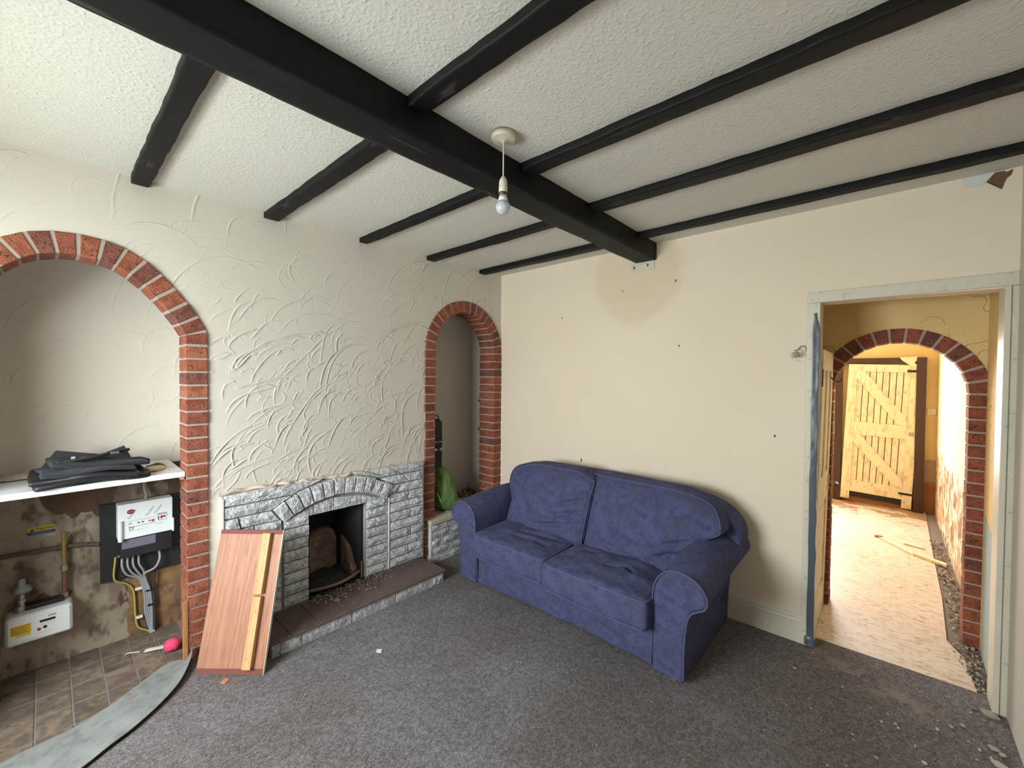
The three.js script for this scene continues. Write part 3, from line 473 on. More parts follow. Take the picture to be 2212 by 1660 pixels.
  part('fireclay_cheek', uvBox(extr(cheek.map(([x, y]) => [x, y]), 0.03, null, [0, 0, iz0 - 0.035], [], 0.006)), clay, fb, 'broken fireclay cheek');
  const bar = []; for (let k = 0; k <= 20; k++) { const t = k / 20; bar.push([0.0 + 0.055 * Math.sin(Math.PI * t), 0.125 + 0.012 * t, lerp(z1 - 0.01, z0 + 0.03, t)]); }
  part('ash_fret', tube(bar, 0.010, 50, 8), std({ color: lin(0.24, 0.15, 0.115), roughness: 0.9, bumpMap: rPlasterFine, bumpScale: 0.006 }), fb, 'rusty curved front bar');
  part('iron_upright', box(0.005, 0.02, 0.09, 0.21, z0 + 0.012, z0 + 0.022, 0.002), std({ color: lin(0.24, 0.11, 0.07), roughness: 0.8 }), fb);
  const ash = new THREE.PlaneGeometry(0.32, 0.34, 24, 24); ash.rotateX(-Math.PI / 2); const ap = ash.attributes.position;
  for (let i = 0; i < ap.count; i++) { const x = ap.getX(i), z = ap.getZ(i); ap.setY(i, 0.035 * (1 - (x / 0.17) ** 2) * (1 - (z / 0.18) ** 2) + 0.03 * (noise(x * 40, z * 40, 77) - 0.3)); }
  ash.translate(-0.15, 0.098, 1.63); part('ash_heap', smoothed(ash), std({ color: lin(0.05, 0.045, 0.042), roughness: 1 }), fb);

  // hearth
  const he = thing('hearth', 'low hearth with a dark red-brown slab top and grey stone front edge', 'hearth', [0, 0, 0]);
  const slabZ = [0.955, 1.58, 1.735, 1.89, 2.05, 2.16];
  for (let k = 0; k < slabZ.length - 1; k++) part('slab', slab([[0.064, slabZ[k] + 0.001], [0.362, slabZ[k] + 0.001], [0.362, slabZ[k + 1] - 0.001], [0.064, slabZ[k + 1] - 0.001]], 0.0785, 0.092 - 0.0008 * (k % 2), 0.004, (a, b, w) => [a, w, b], k, k), M.slab, he);
  part('core', box(0.0, 0.332, 0.0, 0.0785, 0.985, 2.13), M.stoneMortar, he);
  const fz = [0.965, 1.07, 1.38, 1.69, 1.99, 2.105, 2.15];
  for (let k = 0; k < fz.length - 1; k++) part('stone', rock([[fz[k] + 0.003, 0.0], [fz[k + 1] - 0.003, 0.0], [fz[k + 1] - 0.003, 0.077], [fz[k] + 0.003, 0.077]], 0.30, 0.352, r, toA, 5, 2, 0.010), pick(stoneTint, r), he);
  for (const [x0, x1] of [[0.07, 0.2], [0.206, 0.34]]) part('stone', rock([[x0, 0.0], [x1, 0.0], [x1, 0.077], [x0, 0.077]], -0.985, -0.962, r, (a, b, w) => [a, b, -w], 4, 2, 0.006), pick(stoneTint, r), he);

  // what has fallen on the hearth
  const chip = new THREE.BoxGeometry(0.012, 0.0025, 0.006), dirt = new THREE.InstancedMesh(uvBox(chip), std({ color: 0xffffff, roughness: 0.95 }), 420), o = new THREE.Object3D();
  for (let k = 0; k < 420; k++) {
    const t = Math.pow(r(), 0.7), z = lerp(1.30, 1.82, r()), x = clamp(0.03 + 0.24 * r() * t, 0.0, 0.33); o.position.set(x, 0.0945 + 0.002 * r(), z); o.rotation.set((r() - 0.5) * 0.5, r() * 6, (r() - 0.5) * 0.5); o.scale.set(0.3 + 0.9 * r() * r(), 1, 0.4 + r()); o.updateMatrix(); dirt.setMatrixAt(k, o.matrix);
    const c = r(); dirt.setColorAt(k, c < 0.5 ? lin(0.06, 0.05, 0.045) : c < 0.82 ? lin(0.42, 0.27, 0.15) : lin(0.68, 0.57, 0.44));
  }
  dirt.name = 'hearth_litter'; dirt.castShadow = dirt.receiveShadow = true; dirt.userData = { label: 'wood crumbs and soot scattered over the hearth slab', category: 'litter', kind: 'stuff' }; scene.add(dirt);
  const leaf = new THREE.Shape(); [[0, 0], [0.012, 0.004], [0.03, 0.012], [0.018, 0.014], [0.022, 0.03], [0.008, 0.02], [-0.004, 0.034], [-0.004, 0.018], [-0.02, 0.02], [-0.01, 0.008]].forEach(([a, b], i) => i ? leaf.lineTo(a, b) : leaf.moveTo(a, b));
  const lg = uvBox(extr(leaf, 0.0012, BASIS_F, [0, 0, 0])); const lf = single('dry_leaf', lg, std({ color: lin(0.5, 0.2, 0.1), roughness: 0.8 }), 'single dry orange leaf on the hearth slab', 'leaf'); lf.position.set(0.175, 0.0945, 1.70); lf.rotation.set(0.06, 0.5, 0.05);
}

// ------------------------------------------------------------------ low stone plinth under the right niche
{
  const r = rng(37), root = thing('stone_plinth', 'low stone plinth with a white ledge under the narrow arch beside the sofa', 'plinth', [0, 0, 0]);
  part('core', box(-0.40, 0.03, 0.0, 0.325, 0.06, 0.855), M.stoneMortar, root);
  const rows = [[0.0, 0.062], [0.068, 0.128], [0.134, 0.194], [0.2, 0.262], [0.268, 0.322]];
  rows.forEach(([y0, y1], k) => { let z = 0.06; const cuts = k % 2 ? [0.2, 0.42, 0.66, 0.858] : [0.28, 0.56, 0.76, 0.858]; for (const c of cuts) { part('stone', rock([[z + 0.004, y0], [c - 0.004, y0], [c - 0.004, y1], [z + 0.004, y1]], 0.02, 0.052 + 0.006 * r(), r, toA, 4, 2, 0.01), pick(stoneTint, r), root); z = c; } });
  rows.forEach(([y0, y1]) => part('end_brick', slab([[-0.05, y0], [0.046, y0], [0.046, y1 + 0.004], [-0.05, y1 + 0.004]], -0.85, -0.866, 0.002, (a, b, w) => [a, b, -w]), M.white, root));
  const ledge = std({ map: tTrim, color: lin(0.85, 0.83, 0.79), roughness: 0.6 });
  part('ledge', box(-0.40, 0.062, 0.327, 0.36, 0.102, 0.79, 0.004), ledge, root); part('ledge_front', box(0.014, 0.066, 0.325, 0.3605, 0.06, 0.875, 0.004), ledge, root);
}

// ------------------------------------------------------------------ board leaning on the surround
{
  const root = thing('wooden_board', 'veneered board with two pine battens leaning against the fireplace', 'board', [0, 0, 0]);
  const W = 0.345, L = 0.705, T = 0.016;
  part('panel', box(0, W, 0.028, L - 0.022, -T, 0), M.veneer, root); part('edge_strip', box(0, W, 0.0, 0.028, -T, -0.0012), M.rawVeneer, root, 'dark torn strip along the lower edge'); part('edge_strip', box(0, W, L - 0.022, L, -T, -0.0012), M.rawVeneer, root, 'dark torn strip along the upper edge');
  part('white_edge', box(W, W + 0.0025, 0, L, -T, 0.0), std({ map: tTrim, roughness: 0.4 }), root, 'chipped white laminate edge');
  part('batten', box(0.247, 0.29, 0.03, 0.372, 0, 0.028, 0.002), M.pine, root); part('batten', box(0.247, 0.29, 0.383, 0.69, 0, 0.028, 0.002), M.pine, root);
  for (const [x, y] of [[0.262, 0.08], [0.275, 0.30], [0.26, 0.45], [0.272, 0.66], [0.265, 0.63]]) part('nail_head', cyl(0.0022, 0.001, x, y, 0.0283, 'z', 8), M.black, root);
  root.position.set(0.190, 0.003, 2.455); root.rotation.order = 'YXZ'; root.rotation.set(-0.285, Math.atan2(0.6701, 0.7422), 0);
}

// ------------------------------------------------------------------ left alcove
{
  const r = rng(41);
  single('wall_shelf', box(-0.484, 0.0, 0.993, 1.021, 2.458, 3.24, 0.002), std({ color: lin(0.72, 0.735, 0.735), roughness: 0.35, bumpMap: rPlasterFine, bumpScale: 0.0003 }), 'white melamine shelf across the left alcove', 'shelf');
  single('shelf_bearer', box(-0.12, -0.02, 0.975, 0.992, 2.457, 2.475, 0.002), M.pine, 'short wooden bearer under the right end of the white shelf', 'bearer');
  // black folded bag
  const cloth = std({ color: lin(0.020, 0.022, 0.026), roughness: 0.85, bumpMap: rCloth, bumpScale: 0.002, sheen: 0.4, sheenColor: lin(0.2, 0.22, 0.26) }), nylon = std({ color: lin(0.011, 0.012, 0.015), roughness: 0.5, bumpMap: rCloth, bumpScale: 0.001 });
  const bag = thing('folded_bag', 'crumpled black bag folded flat on the white shelf', 'bag', [-0.16, 1.021, 2.80]);
  const layer = (name, w, h, d, x, y, z, ry, rz, m, s, k = 0.012) => { const g = softBox(d, h, w, 26, 6, 34, h * 0.45, (v) => { const f = k * (fbm(v.x * 9 + s, v.z * 7, 200 + s, 3) - 0.5) * 2 + 0.009 * Math.sin(v.z * 16 + s) * smooth(-0.2, 0.2, v.x); v.y += f; v.x += 0.03 * (noise(v.z * 7 + s, s, 210) - 0.5); v.z += 0.03 * (noise(v.x * 8 + s, s, 211) - 0.5); }); const o = part(name, g, m, bag); o.position.set(x, y, z); o.rotation.set(rz, ry, 0, 'YXZ'); return o; };
  layer('lower_fold', 0.40, 0.026, 0.34, 0.0, 0.016, 0.0, 0.05, 0.0, nylon, 1, 0.004);
  layer('middle_fold', 0.37, 0.024, 0.31, 0.02, 0.034, 0.02, -0.05, -0.03, nylon, 2, 0.006);
  layer('lining', 0.33, 0.016, 0.27, 0.03, 0.052, 0.01, 0.08, -0.05, cloth, 3);
  layer('upper_panel', 0.36, 0.022, 0.2, -0.02, 0.068, -0.03, 0.02, -0.12, cloth, 4);
  layer('pocket', 0.2, 0.014, 0.1, 0.10, 0.058, 0.06, 0.1, 0.02, cloth, 5);
  part('raised_flap', slab([[-0.06, 0.03], [0.20, 0.02], [0.125, 0.135], [-0.09, 0.085]], -0.085, -0.105, 0.004, (a, b, w) => [w - b * 0.3, b, a]), nylon, bag); part('raised_corner', slab([[-0.12, 0.05], [-0.16, 0.05], [-0.125, 0.135], [-0.06, 0.11], [-0.0, 0.07]], -0.07, -0.09, 0.004, (a, b, w) => [w - b * 0.2, b, a]), cloth, bag);
  part('strap', tube([[-0.03, 0.09, 0.12], [-0.02, 0.095, 0.03], [-0.03, 0.112, -0.07], [-0.06, 0.118, -0.14]], 0.008, 40, 6), nylon, bag); part('buckle', box(-0.05, -0.02, 0.105, 0.118, -0.10, -0.065, 0.003), std({ color: lin(0.1, 0.11, 0.12), roughness: 0.35 }), bag);
  part('loose_strap', tube([[-0.08, 0.06, -0.15], [-0.1, 0.055, -0.19], [-0.07, 0.045, -0.22]], 0.011, 20, 6), nylon, bag); part('orange_trim', box(-0.055, -0.03, 0.096, 0.101, -0.02, 0.045, 0.002), std({ color: lin(0.35, 0.12, 0.07), roughness: 0.7 }), bag, 'faded orange trim'); part('clip', box(-0.045, -0.025, 0.096, 0.11, 0.06, 0.075, 0.002), std({ color: lin(0.3, 0.36, 0.36), roughness: 0.4 }), bag); part('green_clip', box(0.0, 0.015, 0.086, 0.096, 0.115, 0.13, 0.002), std({ color: lin(0.04, 0.2, 0.15), roughness: 0.4 }), bag, 'small green clip');
  const crumple = (w, d, h, s, n = 22) => { const g = new THREE.PlaneGeometry(w, d, n, n); g.rotateX(-Math.PI / 2); const p = g.attributes.position; for (let i = 0; i < p.count; i++) { const x = p.getX(i), z = p.getZ(i), e = 1 - Math.max(Math.abs(x) / w, Math.abs(z) / d) * 1.9; p.setY(i, 0.002 + h * Math.max(0, fbm(x * 30 + s, z * 30, s, 3) - 0.18) * clamp(e * 3, 0.05, 1)); p.setX(i, x * (0.8 + 0.3 * noise(z * 22, s, s))); } g.computeVertexNormals(); return uvBox(smoothed(g)); };
  const paper = single('crumpled_paper', crumple(0.16, 0.22, 0.05, 61), std({ color: lin(0.42, 0.36, 0.28), roughness: 0.9, side: THREE.DoubleSide }), 'dusty crumpled paper at the back of the white shelf', 'paper'); paper.position.set(-0.39, 1.022, 3.03);
  const sponge = single('dusty_sponge', softBox(0.05, 0.022, 0.085, 8, 5, 10, 0.01, (v) => { v.y += 0.006 * (noise(v.x * 50, v.z * 50, 9) - 0.5); v.x *= 0.8 + 0.4 * noise(v.z * 30, 1, 4); }), std({ color: lin(0.52, 0.44, 0.24), roughness: 0.95 }), 'small yellowish sponge beside the black bag', 'sponge'); sponge.position.set(-0.13, 1.034, 2.565); sponge.rotation.y = 0.35;
  const rag = single('dark_rag', crumple(0.09, 0.08, 0.03, 67, 14), std({ color: lin(0.12, 0.11, 0.10), roughness: 0.95, side: THREE.DoubleSide }), 'small grey rag on the shelf behind the sponge', 'rag'); rag.position.set(-0.25, 1.022, 2.545);

  // consumer unit on its black backboard
  single('backboard', box(-0.485, -0.465, 0.36, 0.805, 2.388, 2.76, 0.002), std({ color: lin(0.011, 0.011, 0.013), roughness: 0.65 }), 'black backboard behind the fuse box', 'backboard');
  const cu = thing('fuse_box', 'white domestic fuse box with handwritten labels on a black board', 'fuse box', [0, 0, 0]);
  const plastic = std({ color: lin(0.72, 0.76, 0.75), roughness: 0.4 });
  part('housing', box(-0.465, -0.385, 0.606, 0.806, 2.452, 2.694, 0.005), plastic, cu);
  const front = (() => {
    const c = document.createElement('canvas'); c.width = 480; c.height = 400; const g = c.getContext('2d');
    g.fillStyle = '#e6edeb'; g.fillRect(0, 0, 480, 400);
    g.fillStyle = '#8d1730'; g.beginPath(); g.ellipse(108, 92, 34, 26, -0.08, 0, 7); g.fill(); g.strokeStyle = '#d8a8b2'; g.lineWidth = 3; g.beginPath(); g.moveTo(84, 94); for (let k = 0; k < 9; k++) g.lineTo(84 + k * 6, 94 + (k % 2 ? -7 : 4)); g.stroke();
    g.fillStyle = '#3a4654'; g.font = 'italic 34px serif'; for (const [t, x, y, a] of [['Sockets', 92, 182, -1.0], ['Sockets', 248, 178, -0.95], ['Cooker', 322, 168, -0.95]]) { g.save(); g.translate(x, y); g.rotate(a); g.fillText(t, 0, 0); g.restore(); }
    g.strokeStyle = '#8b98a0'; g.lineWidth = 2; g.strokeRect(84, 196, 236, 66); g.strokeStyle = '#59666f'; g.lineWidth = 4; g.beginPath(); g.moveTo(120, 276); g.lineTo(330, 268); g.stroke();
    g.fillStyle = '#6c7880'; for (let k = 0; k < 11; k++) g.fillRect(98 + k * 20, 204 + (k % 2), 9, 5);
    g.fillStyle = '#2f3a4c'; g.fillRect(90, 226, 26, 9); for (const [x, col] of [[164, '#a52a3f'], [200, '#2b3560'], [262, '#b32b47'], [290, '#c22c50']]) { g.fillStyle = col; g.fillRect(x, 228, 22, 14); } g.fillStyle = '#c22c50'; g.beginPath(); g.arc(302, 240, 14, 0, 7); g.fill();
    g.strokeStyle = '#2c3842'; g.lineWidth = 7; g.beginPath(); g.arc(108, 288, 20, -1.2, 2.6); g.stroke(); g.fillStyle = '#1f2a33'; g.fillRect(90, 272, 22, 12);
    g.fillStyle = '#9aa6b2'; g.fillRect(340, 168, 92, 20); g.fillStyle = '#5f6b80'; g.fillRect(346, 200, 14, 48); g.fillStyle = '#a8352f'; g.beginPath(); g.moveTo(370, 200); g.lineTo(412, 206); g.lineTo(388, 232); g.lineTo(372, 250); g.fill(); g.fillStyle = '#59262a'; g.fillRect(400, 206, 16, 20); g.strokeStyle = '#444f60'; g.lineWidth = 3; g.beginPath(); g.moveTo(345, 258); g.lineTo(424, 256); g.lineTo(424, 206); g.stroke(); g.fillStyle = '#20262c'; g.fillRect(424, 200, 16, 7);
    g.fillStyle = '#8f9aa0'; for (let k = 0; k < 5; k++) g.fillRect(88 + k * 36, 320 - k * 2, 24, 4); g.fillStyle = '#515c62'; g.fillRect(160, 314, 22, 5); g.fillStyle = '#b7c0c4'; for (let k = 0; k < 3; k++) g.fillRect(330, 280 + k * 9, 80 - k * 14, 3);
    const t = new THREE.CanvasTexture(c); t.colorSpace = THREE.SRGBColorSpace; return t;
  })();
  const face = new THREE.PlaneGeometry(0.238, 0.196); face.rotateY(Math.PI / 2); face.translate(-0.3845, 0.706, 2.573);
  part('printed_front', face, std({ map: front, roughness: 0.4 }), cu, 'white front with red badge and circuit chart');
  part('hinge_post', cyl(0.0105, 0.115, -0.381, 0.657, 2.683), plastic, cu); part('hinge_lug', box(-0.39, -0.376, 0.6, 0.68, 2.446, 2.456, 0.003), plastic, cu);
  part('lower_cover', box(-0.462, -0.398, 0.495, 0.604, 2.456, 2.684, 0.004), std({ color: lin(0.022, 0.022, 0.026), roughness: 0.25 }), cu, 'smoked dark lower cover'); part('grey_label', box(-0.3985, -0.3975, 0.548, 0.598, 2.53, 2.676), std({ color: lin(0.16, 0.16, 0.21), roughness: 0.4 }), cu); part('screw', cyl(0.006, 0.012, -0.40, 0.515, 2.69, 'x', 10), M.metal, cu);
  // cables
  const grey = std({ color: lin(0.30, 0.31, 0.33), roughness: 0.55 });
  const cable = (pts, rad, m, label, name = 'cable', group = 'grey cables below the fuse box') => single(name, tube(pts, rad, 60, 7), m, label, 'cable', group);
  const word = ['leftmost', 'second from left', 'third from left', 'fourth from left'];
  [2.672, 2.648, 2.625, 2.600].forEach((z, k) => cable([[-0.44, 0.50, z], [-0.43, 0.435, z], [-0.438, 0.385, z - 0.02], [-0.452, 0.34, 2.60 - k * 0.009], [-0.458, 0.24, 2.575 - k * 0.009], [-0.462, 0.12, 2.57 - k * 0.009], [-0.455, 0.02, 2.552 - k * 0.006], [-0.445, -0.004, 2.55 - k * 0.006]], 0.0055, grey, `grey cable dropping from the fuse box, ${word[k]}`));
  cable([[-0.44, 0.50, 2.512], [-0.42, 0.445, 2.508], [-0.425, 0.39, 2.53], [-0.44, 0.365, 2.575], [-0.452, 0.33, 2.57], [-0.46, 0.2, 2.545], [-0.455, 0.0, 2.54]], 0.006, grey, 'grey cable looping from the right end of the fuse box');
  cable([[-0.455, 0.36, 2.53], [-0.462, 0.25, 2.532], [-0.462, 0.12, 2.53], [-0.452, 0.0, 2.532]], 0.008, std({ color: lin(0.03, 0.032, 0.034), roughness: 0.6 }), 'thick black cable behind the grey ones', 'cable', 'grey cables below the fuse box');
  cable([[-0.44, 0.50, 2.7], [-0.455, 0.36, 2.70], [-0.468, 0.325, 2.655], [-0.472, 0.28, 2.625], [-0.472, 0.1, 2.612], [-0.468, 0.045, 2.602], [-0.455, 0.01, 2.56], [-0.45, -0.004, 2.548]], 0.005, std({ color: lin(0.40, 0.36, 0.05), roughness: 0.5 }), 'yellow and green earth cable at the left of the bundle', 'cable', 'grey cables below the fuse box');
  cable([[-0.455, 0.92, 2.57], [-0.45, 0.87, 2.572], [-0.44, 0.83, 2.565], [-0.43, 0.806, 2.57]], 0.007, std({ color: lin(0.32, 0.28, 0.24), roughness: 0.6 }), 'short pale cable entering the top of the fuse box', 'cable', 'grey cables below the fuse box');
  for (const [y, z0, z1, m, l] of [[0.27, 2.585, 2.615, M.white, 'white plastic clip on the upper part of the cable bundle'], [0.1, 2.582, 2.612, M.white, 'white plastic clip near the bottom of the cable bundle'], [0.245, 2.53, 2.57, M.black, 'black tie around the upper part of the cables'], [0.155, 2.528, 2.56, M.black, 'black tie around the lower part of the cables']]) single('cable_clip', box(-0.474, -0.452, y, y + 0.012, z0, z1, 0.002), m, l, 'clip', 'clips on the cables');
  // gas meter and its pipes
  const gm = thing('gas_meter', 'white gas meter with a yellow warning label low in the alcove', 'gas meter', [0, 0, 0]);
  part('case', box(-0.46, -0.345, 0.20, 0.345, 2.87, 3.10, 0.018), std({ color: lin(0.60, 0.61, 0.60), roughness: 0.45 }), gm);
  const mf = (() => {
    const c = document.createElement('canvas'); c.width = 460; c.height = 250; const g = c.getContext('2d'); g.fillStyle = '#dcdedb'; g.fillRect(0, 0, 460, 250);
    g.fillStyle = '#d0ab1c'; g.fillRect(14, 62, 150, 96); g.fillStyle = '#8a6a08'; for (let k = 0; k < 5; k++) g.fillRect(22, 72 + k * 17, 130 - (k % 2) * 22, 6); g.fillStyle = '#c7bd6a'; g.fillRect(50, 158, 112, 26);
    g.fillStyle = '#161a22'; g.fillRect(228, 66, 120, 26); g.fillStyle = '#8c9299'; g.fillRect(292, 30, 64, 16); g.fillRect(240, 112, 116, 3); g.fillRect(200, 196, 120, 3); g.fillRect(30, 232, 180, 3);
    g.fillStyle = '#a51c33'; g.beginPath(); g.arc(222, 158, 16, 0, 7); g.fill(); g.fillStyle = '#1d1d20'; g.beginPath(); g.arc(268, 148, 16, 0, 7); g.fill();
    const t = new THREE.CanvasTexture(c); t.colorSpace = THREE.SRGBColorSpace; return t;
  })();
  const mp = new THREE.PlaneGeometry(0.205, 0.118); mp.rotateY(Math.PI / 2); mp.translate(-0.3442, 0.272, 2.985); part('printed_front', mp, std({ map: mf, roughness: 0.4 }), gm, 'front with display, red and black buttons');
  part('top_cap', box(-0.46, -0.40, 0.345, 0.366, 2.90, 3.05, 0.004), M.black, gm); part('union_nut', cyl(0.02, 0.03, -0.41, 0.36, 3.05, 'y', 6), M.metal, gm);
  const rg = thing('gas_regulator', 'dusty grey gas regulator disc above the meter', 'regulator', [-0.41, 0, 3.046]);
  part('body', lathe([[0, 0.44], [0.034, 0.442], [0.038, 0.452], [0.03, 0.47], [0.016, 0.478], [0.014, 0.51], [0, 0.512]], 24), std({ color: lin(0.26, 0.27, 0.26), roughness: 0.5, metalness: 0.5 }), rg); part('stem', cyl(0.011, 0.07, 0, 0.41, 0), M.metal, rg); part('collar', cyl(0.016, 0.016, 0, 0.40, 0), M.metal, rg);
  const copper = std({ color: lin(0.22, 0.115, 0.065), roughness: 0.55, metalness: 0.6 }), brass = std({ color: lin(0.32, 0.23, 0.075), roughness: 0.5, metalness: 0.6 }), lead = std({ color: lin(0.09, 0.065, 0.052), roughness: 0.7 });
  const gp = thing('gas_pipe', 'upright copper gas pipe with a brass top beside the meter', 'pipe', [-0.45, 0, 2.898]);
  part('pipe', cyl(0.0105, 0.17, 0, 0.43, 0), copper, gp); part('brass_section', cyl(0.009, 0.19, 0, 0.60, 0), brass, gp); part('joint', cyl(0.0145, 0.03, 0, 0.505, 0), M.metal, gp); part('joint', cyl(0.0145, 0.025, 0, 0.36, 0), M.metal, gp); part('earth_wire', tube([[0.0, 0.63, 0], [0.0, 0.69, -0.03], [0.0, 0.68, -0.065], [0.0, 0.61, -0.085]], 0.0028, 30, 6), brass, gp); part('elbow', tube([[0, 0.365, 0], [0.004, 0.345, 0.0], [0.01, 0.335, 0.01]], 0.011, 12), copper, gp);
  single('old_pipe', tube([[-0.468, 0.625, 3.22], [-0.466, 0.618, 3.0], [-0.466, 0.61, 2.86], [-0.468, 0.588, 2.765]], 0.012, 40, 8), lead, 'old dark pipe running level along the back of the alcove', 'pipe');
  // caution sticker
  const st = (() => { const c = document.createElement('canvas'); c.width = 256; c.height = 150; const g = c.getContext('2d'); g.fillStyle = '#b9a92c'; g.fillRect(0, 0, 256, 62); g.fillStyle = '#2a2408'; g.font = 'bold 46px sans-serif'; g.fillText('Caution', 78, 47); g.beginPath(); g.moveTo(24, 54); g.lineTo(46, 12); g.lineTo(68, 54); g.fill(); g.fillStyle = '#b9a92c'; g.fillRect(43, 26, 6, 15); g.fillStyle = '#323a66'; g.fillRect(0, 62, 256, 42); g.fillStyle = '#6a70a0'; for (let k = 0; k < 3; k++) g.fillRect(40, 68 + k * 12, 190 - k * 30, 5); g.fillStyle = '#8d8c84'; g.fillRect(0, 104, 256, 46); g.fillStyle = '#c5c2ba'; g.fillRect(180, 132, 70, 10); const t = new THREE.CanvasTexture(c); t.colorSpace = THREE.SRGBColorSpace; return t; })();
  const sp = new THREE.PlaneGeometry(0.098, 0.058); sp.rotateY(Math.PI / 2); const sk = single('caution_sticker', sp, std({ map: st, roughness: 0.5 }), 'yellow and blue caution sticker on the alcove wall', 'sticker'); sk.position.set(-0.4835, 0.712, 2.978);
  // bits on the alcove floor
  single('wooden_strip', box(0.002, 0.016, 0.0, 0.318, 2.452, 2.474, 0.002), std({ map: tPine, color: lin(0.75, 0.62, 0.5), roughness: 0.7 }), 'thin wooden strip upright at the foot of the left brick pier', 'strip');
  const ball = softBox(0.07, 0.062, 0.07, 16, 16, 16, 0.03, (v) => { const k = 1 + 0.22 * (noise3(v.x * 60, v.y * 60, v.z * 60, 3) - 0.5); v.multiplyScalar(k); });
  const bl = single('pink_ball', ball, std({ color: lin(0.75, 0.06, 0.16), roughness: 0.6 }), 'crumpled bright pink ball on the alcove tiles', 'ball'); bl.position.set(-0.14, 0.034, 2.497);
  const tag = single('paper_strip', crumple(0.035, 0.1, 0.012, 71, 12), std({ color: lin(0.62, 0.60, 0.55), roughness: 0.8, side: THREE.DoubleSide }), 'white paper strip beside the pink ball', 'paper'); tag.position.set(-0.22, 0.002, 2.555); tag.rotation.y = -0.35;
  single('white_hook', tube([[-0.245, 0.006, 2.62], [-0.262, 0.008, 2.65], [-0.276, 0.006, 2.672], [-0.27, 0.005, 2.678]], 0.003, 24, 6), std({ color: lin(0.6, 0.66, 0.63), roughness: 0.5 }), 'small bent white plastic hook on the alcove tiles', 'hook');
  // grey sheet, curling up along its edge
  const O = new THREE.CatmullRomCurve3([[0.025, 2.436], [0.075, 2.45], [0.235, 2.527], [0.328, 2.612], [0.412, 2.713], [0.461, 2.80], [0.50, 2.859], [0.56, 2.99], [0.605, 3.15], [0.62, 3.39]].map(([x, z]) => V(x, 0, z))), I = new THREE.CatmullRomCurve3([[0.012, 2.452], [-0.02, 2.53], [0.06, 2.65], [0.129, 2.74], [0.175, 2.83], [0.199, 2.89], [0.206, 2.95], [0.212, 3.01], [0.235, 3.1], [0.25, 3.39]].map(([x, z]) => V(x, 0, z)));
  const nu = 60, nv = 10, pos = [], idx = [], lift = (s, t) => { const c = smooth(0.3, 1, t); return 0.0025 + c * c * (0.014 + 0.055 * Math.exp(-s * 7)) + 0.002 * noise(s * 12, t * 3, 91); };
  for (const k of [0, 1]) for (let i = 0; i <= nu; i++) for (let j = 0; j <= nv; j++) { const s = i / nu, t = j / nv, p = I.getPoint(s).lerp(O.getPoint(s), t); pos.push(p.x, lift(s, t) - k * 0.0028, p.z); }
  const at = (k, i, j) => k * (nu + 1) * (nv + 1) + i * (nv + 1) + j, quad = (a, b, c, d) => idx.push(a, b, c, a, c, d);
  for (let i = 0; i < nu; i++) for (let j = 0; j < nv; j++) { quad(at(0, i, j), at(0, i, j + 1), at(0, i + 1, j + 1), at(0, i + 1, j)); quad(at(1, i, j), at(1, i + 1, j), at(1, i + 1, j + 1), at(1, i, j + 1)); }
  for (let i = 0; i < nu; i++) { quad(at(0, i, nv), at(1, i, nv), at(1, i + 1, nv), at(0, i + 1, nv)); quad(at(0, i, 0), at(0, i + 1, 0), at(1, i + 1, 0), at(1, i, 0)); }
  for (let j = 0; j < nv; j++) { quad(at(0, 0, j), at(1, 0, j), at(1, 0, j + 1), at(0, 0, j + 1)); quad(at(0, nu, j), at(0, nu, j + 1), at(1, nu, j + 1), at(1, nu, j)); }
  single('lino_sheet', flat(raw(pos, idx)), M.sheet, 'grey lino offcut with a curved raised edge in front of the left alcove', 'lino');
}

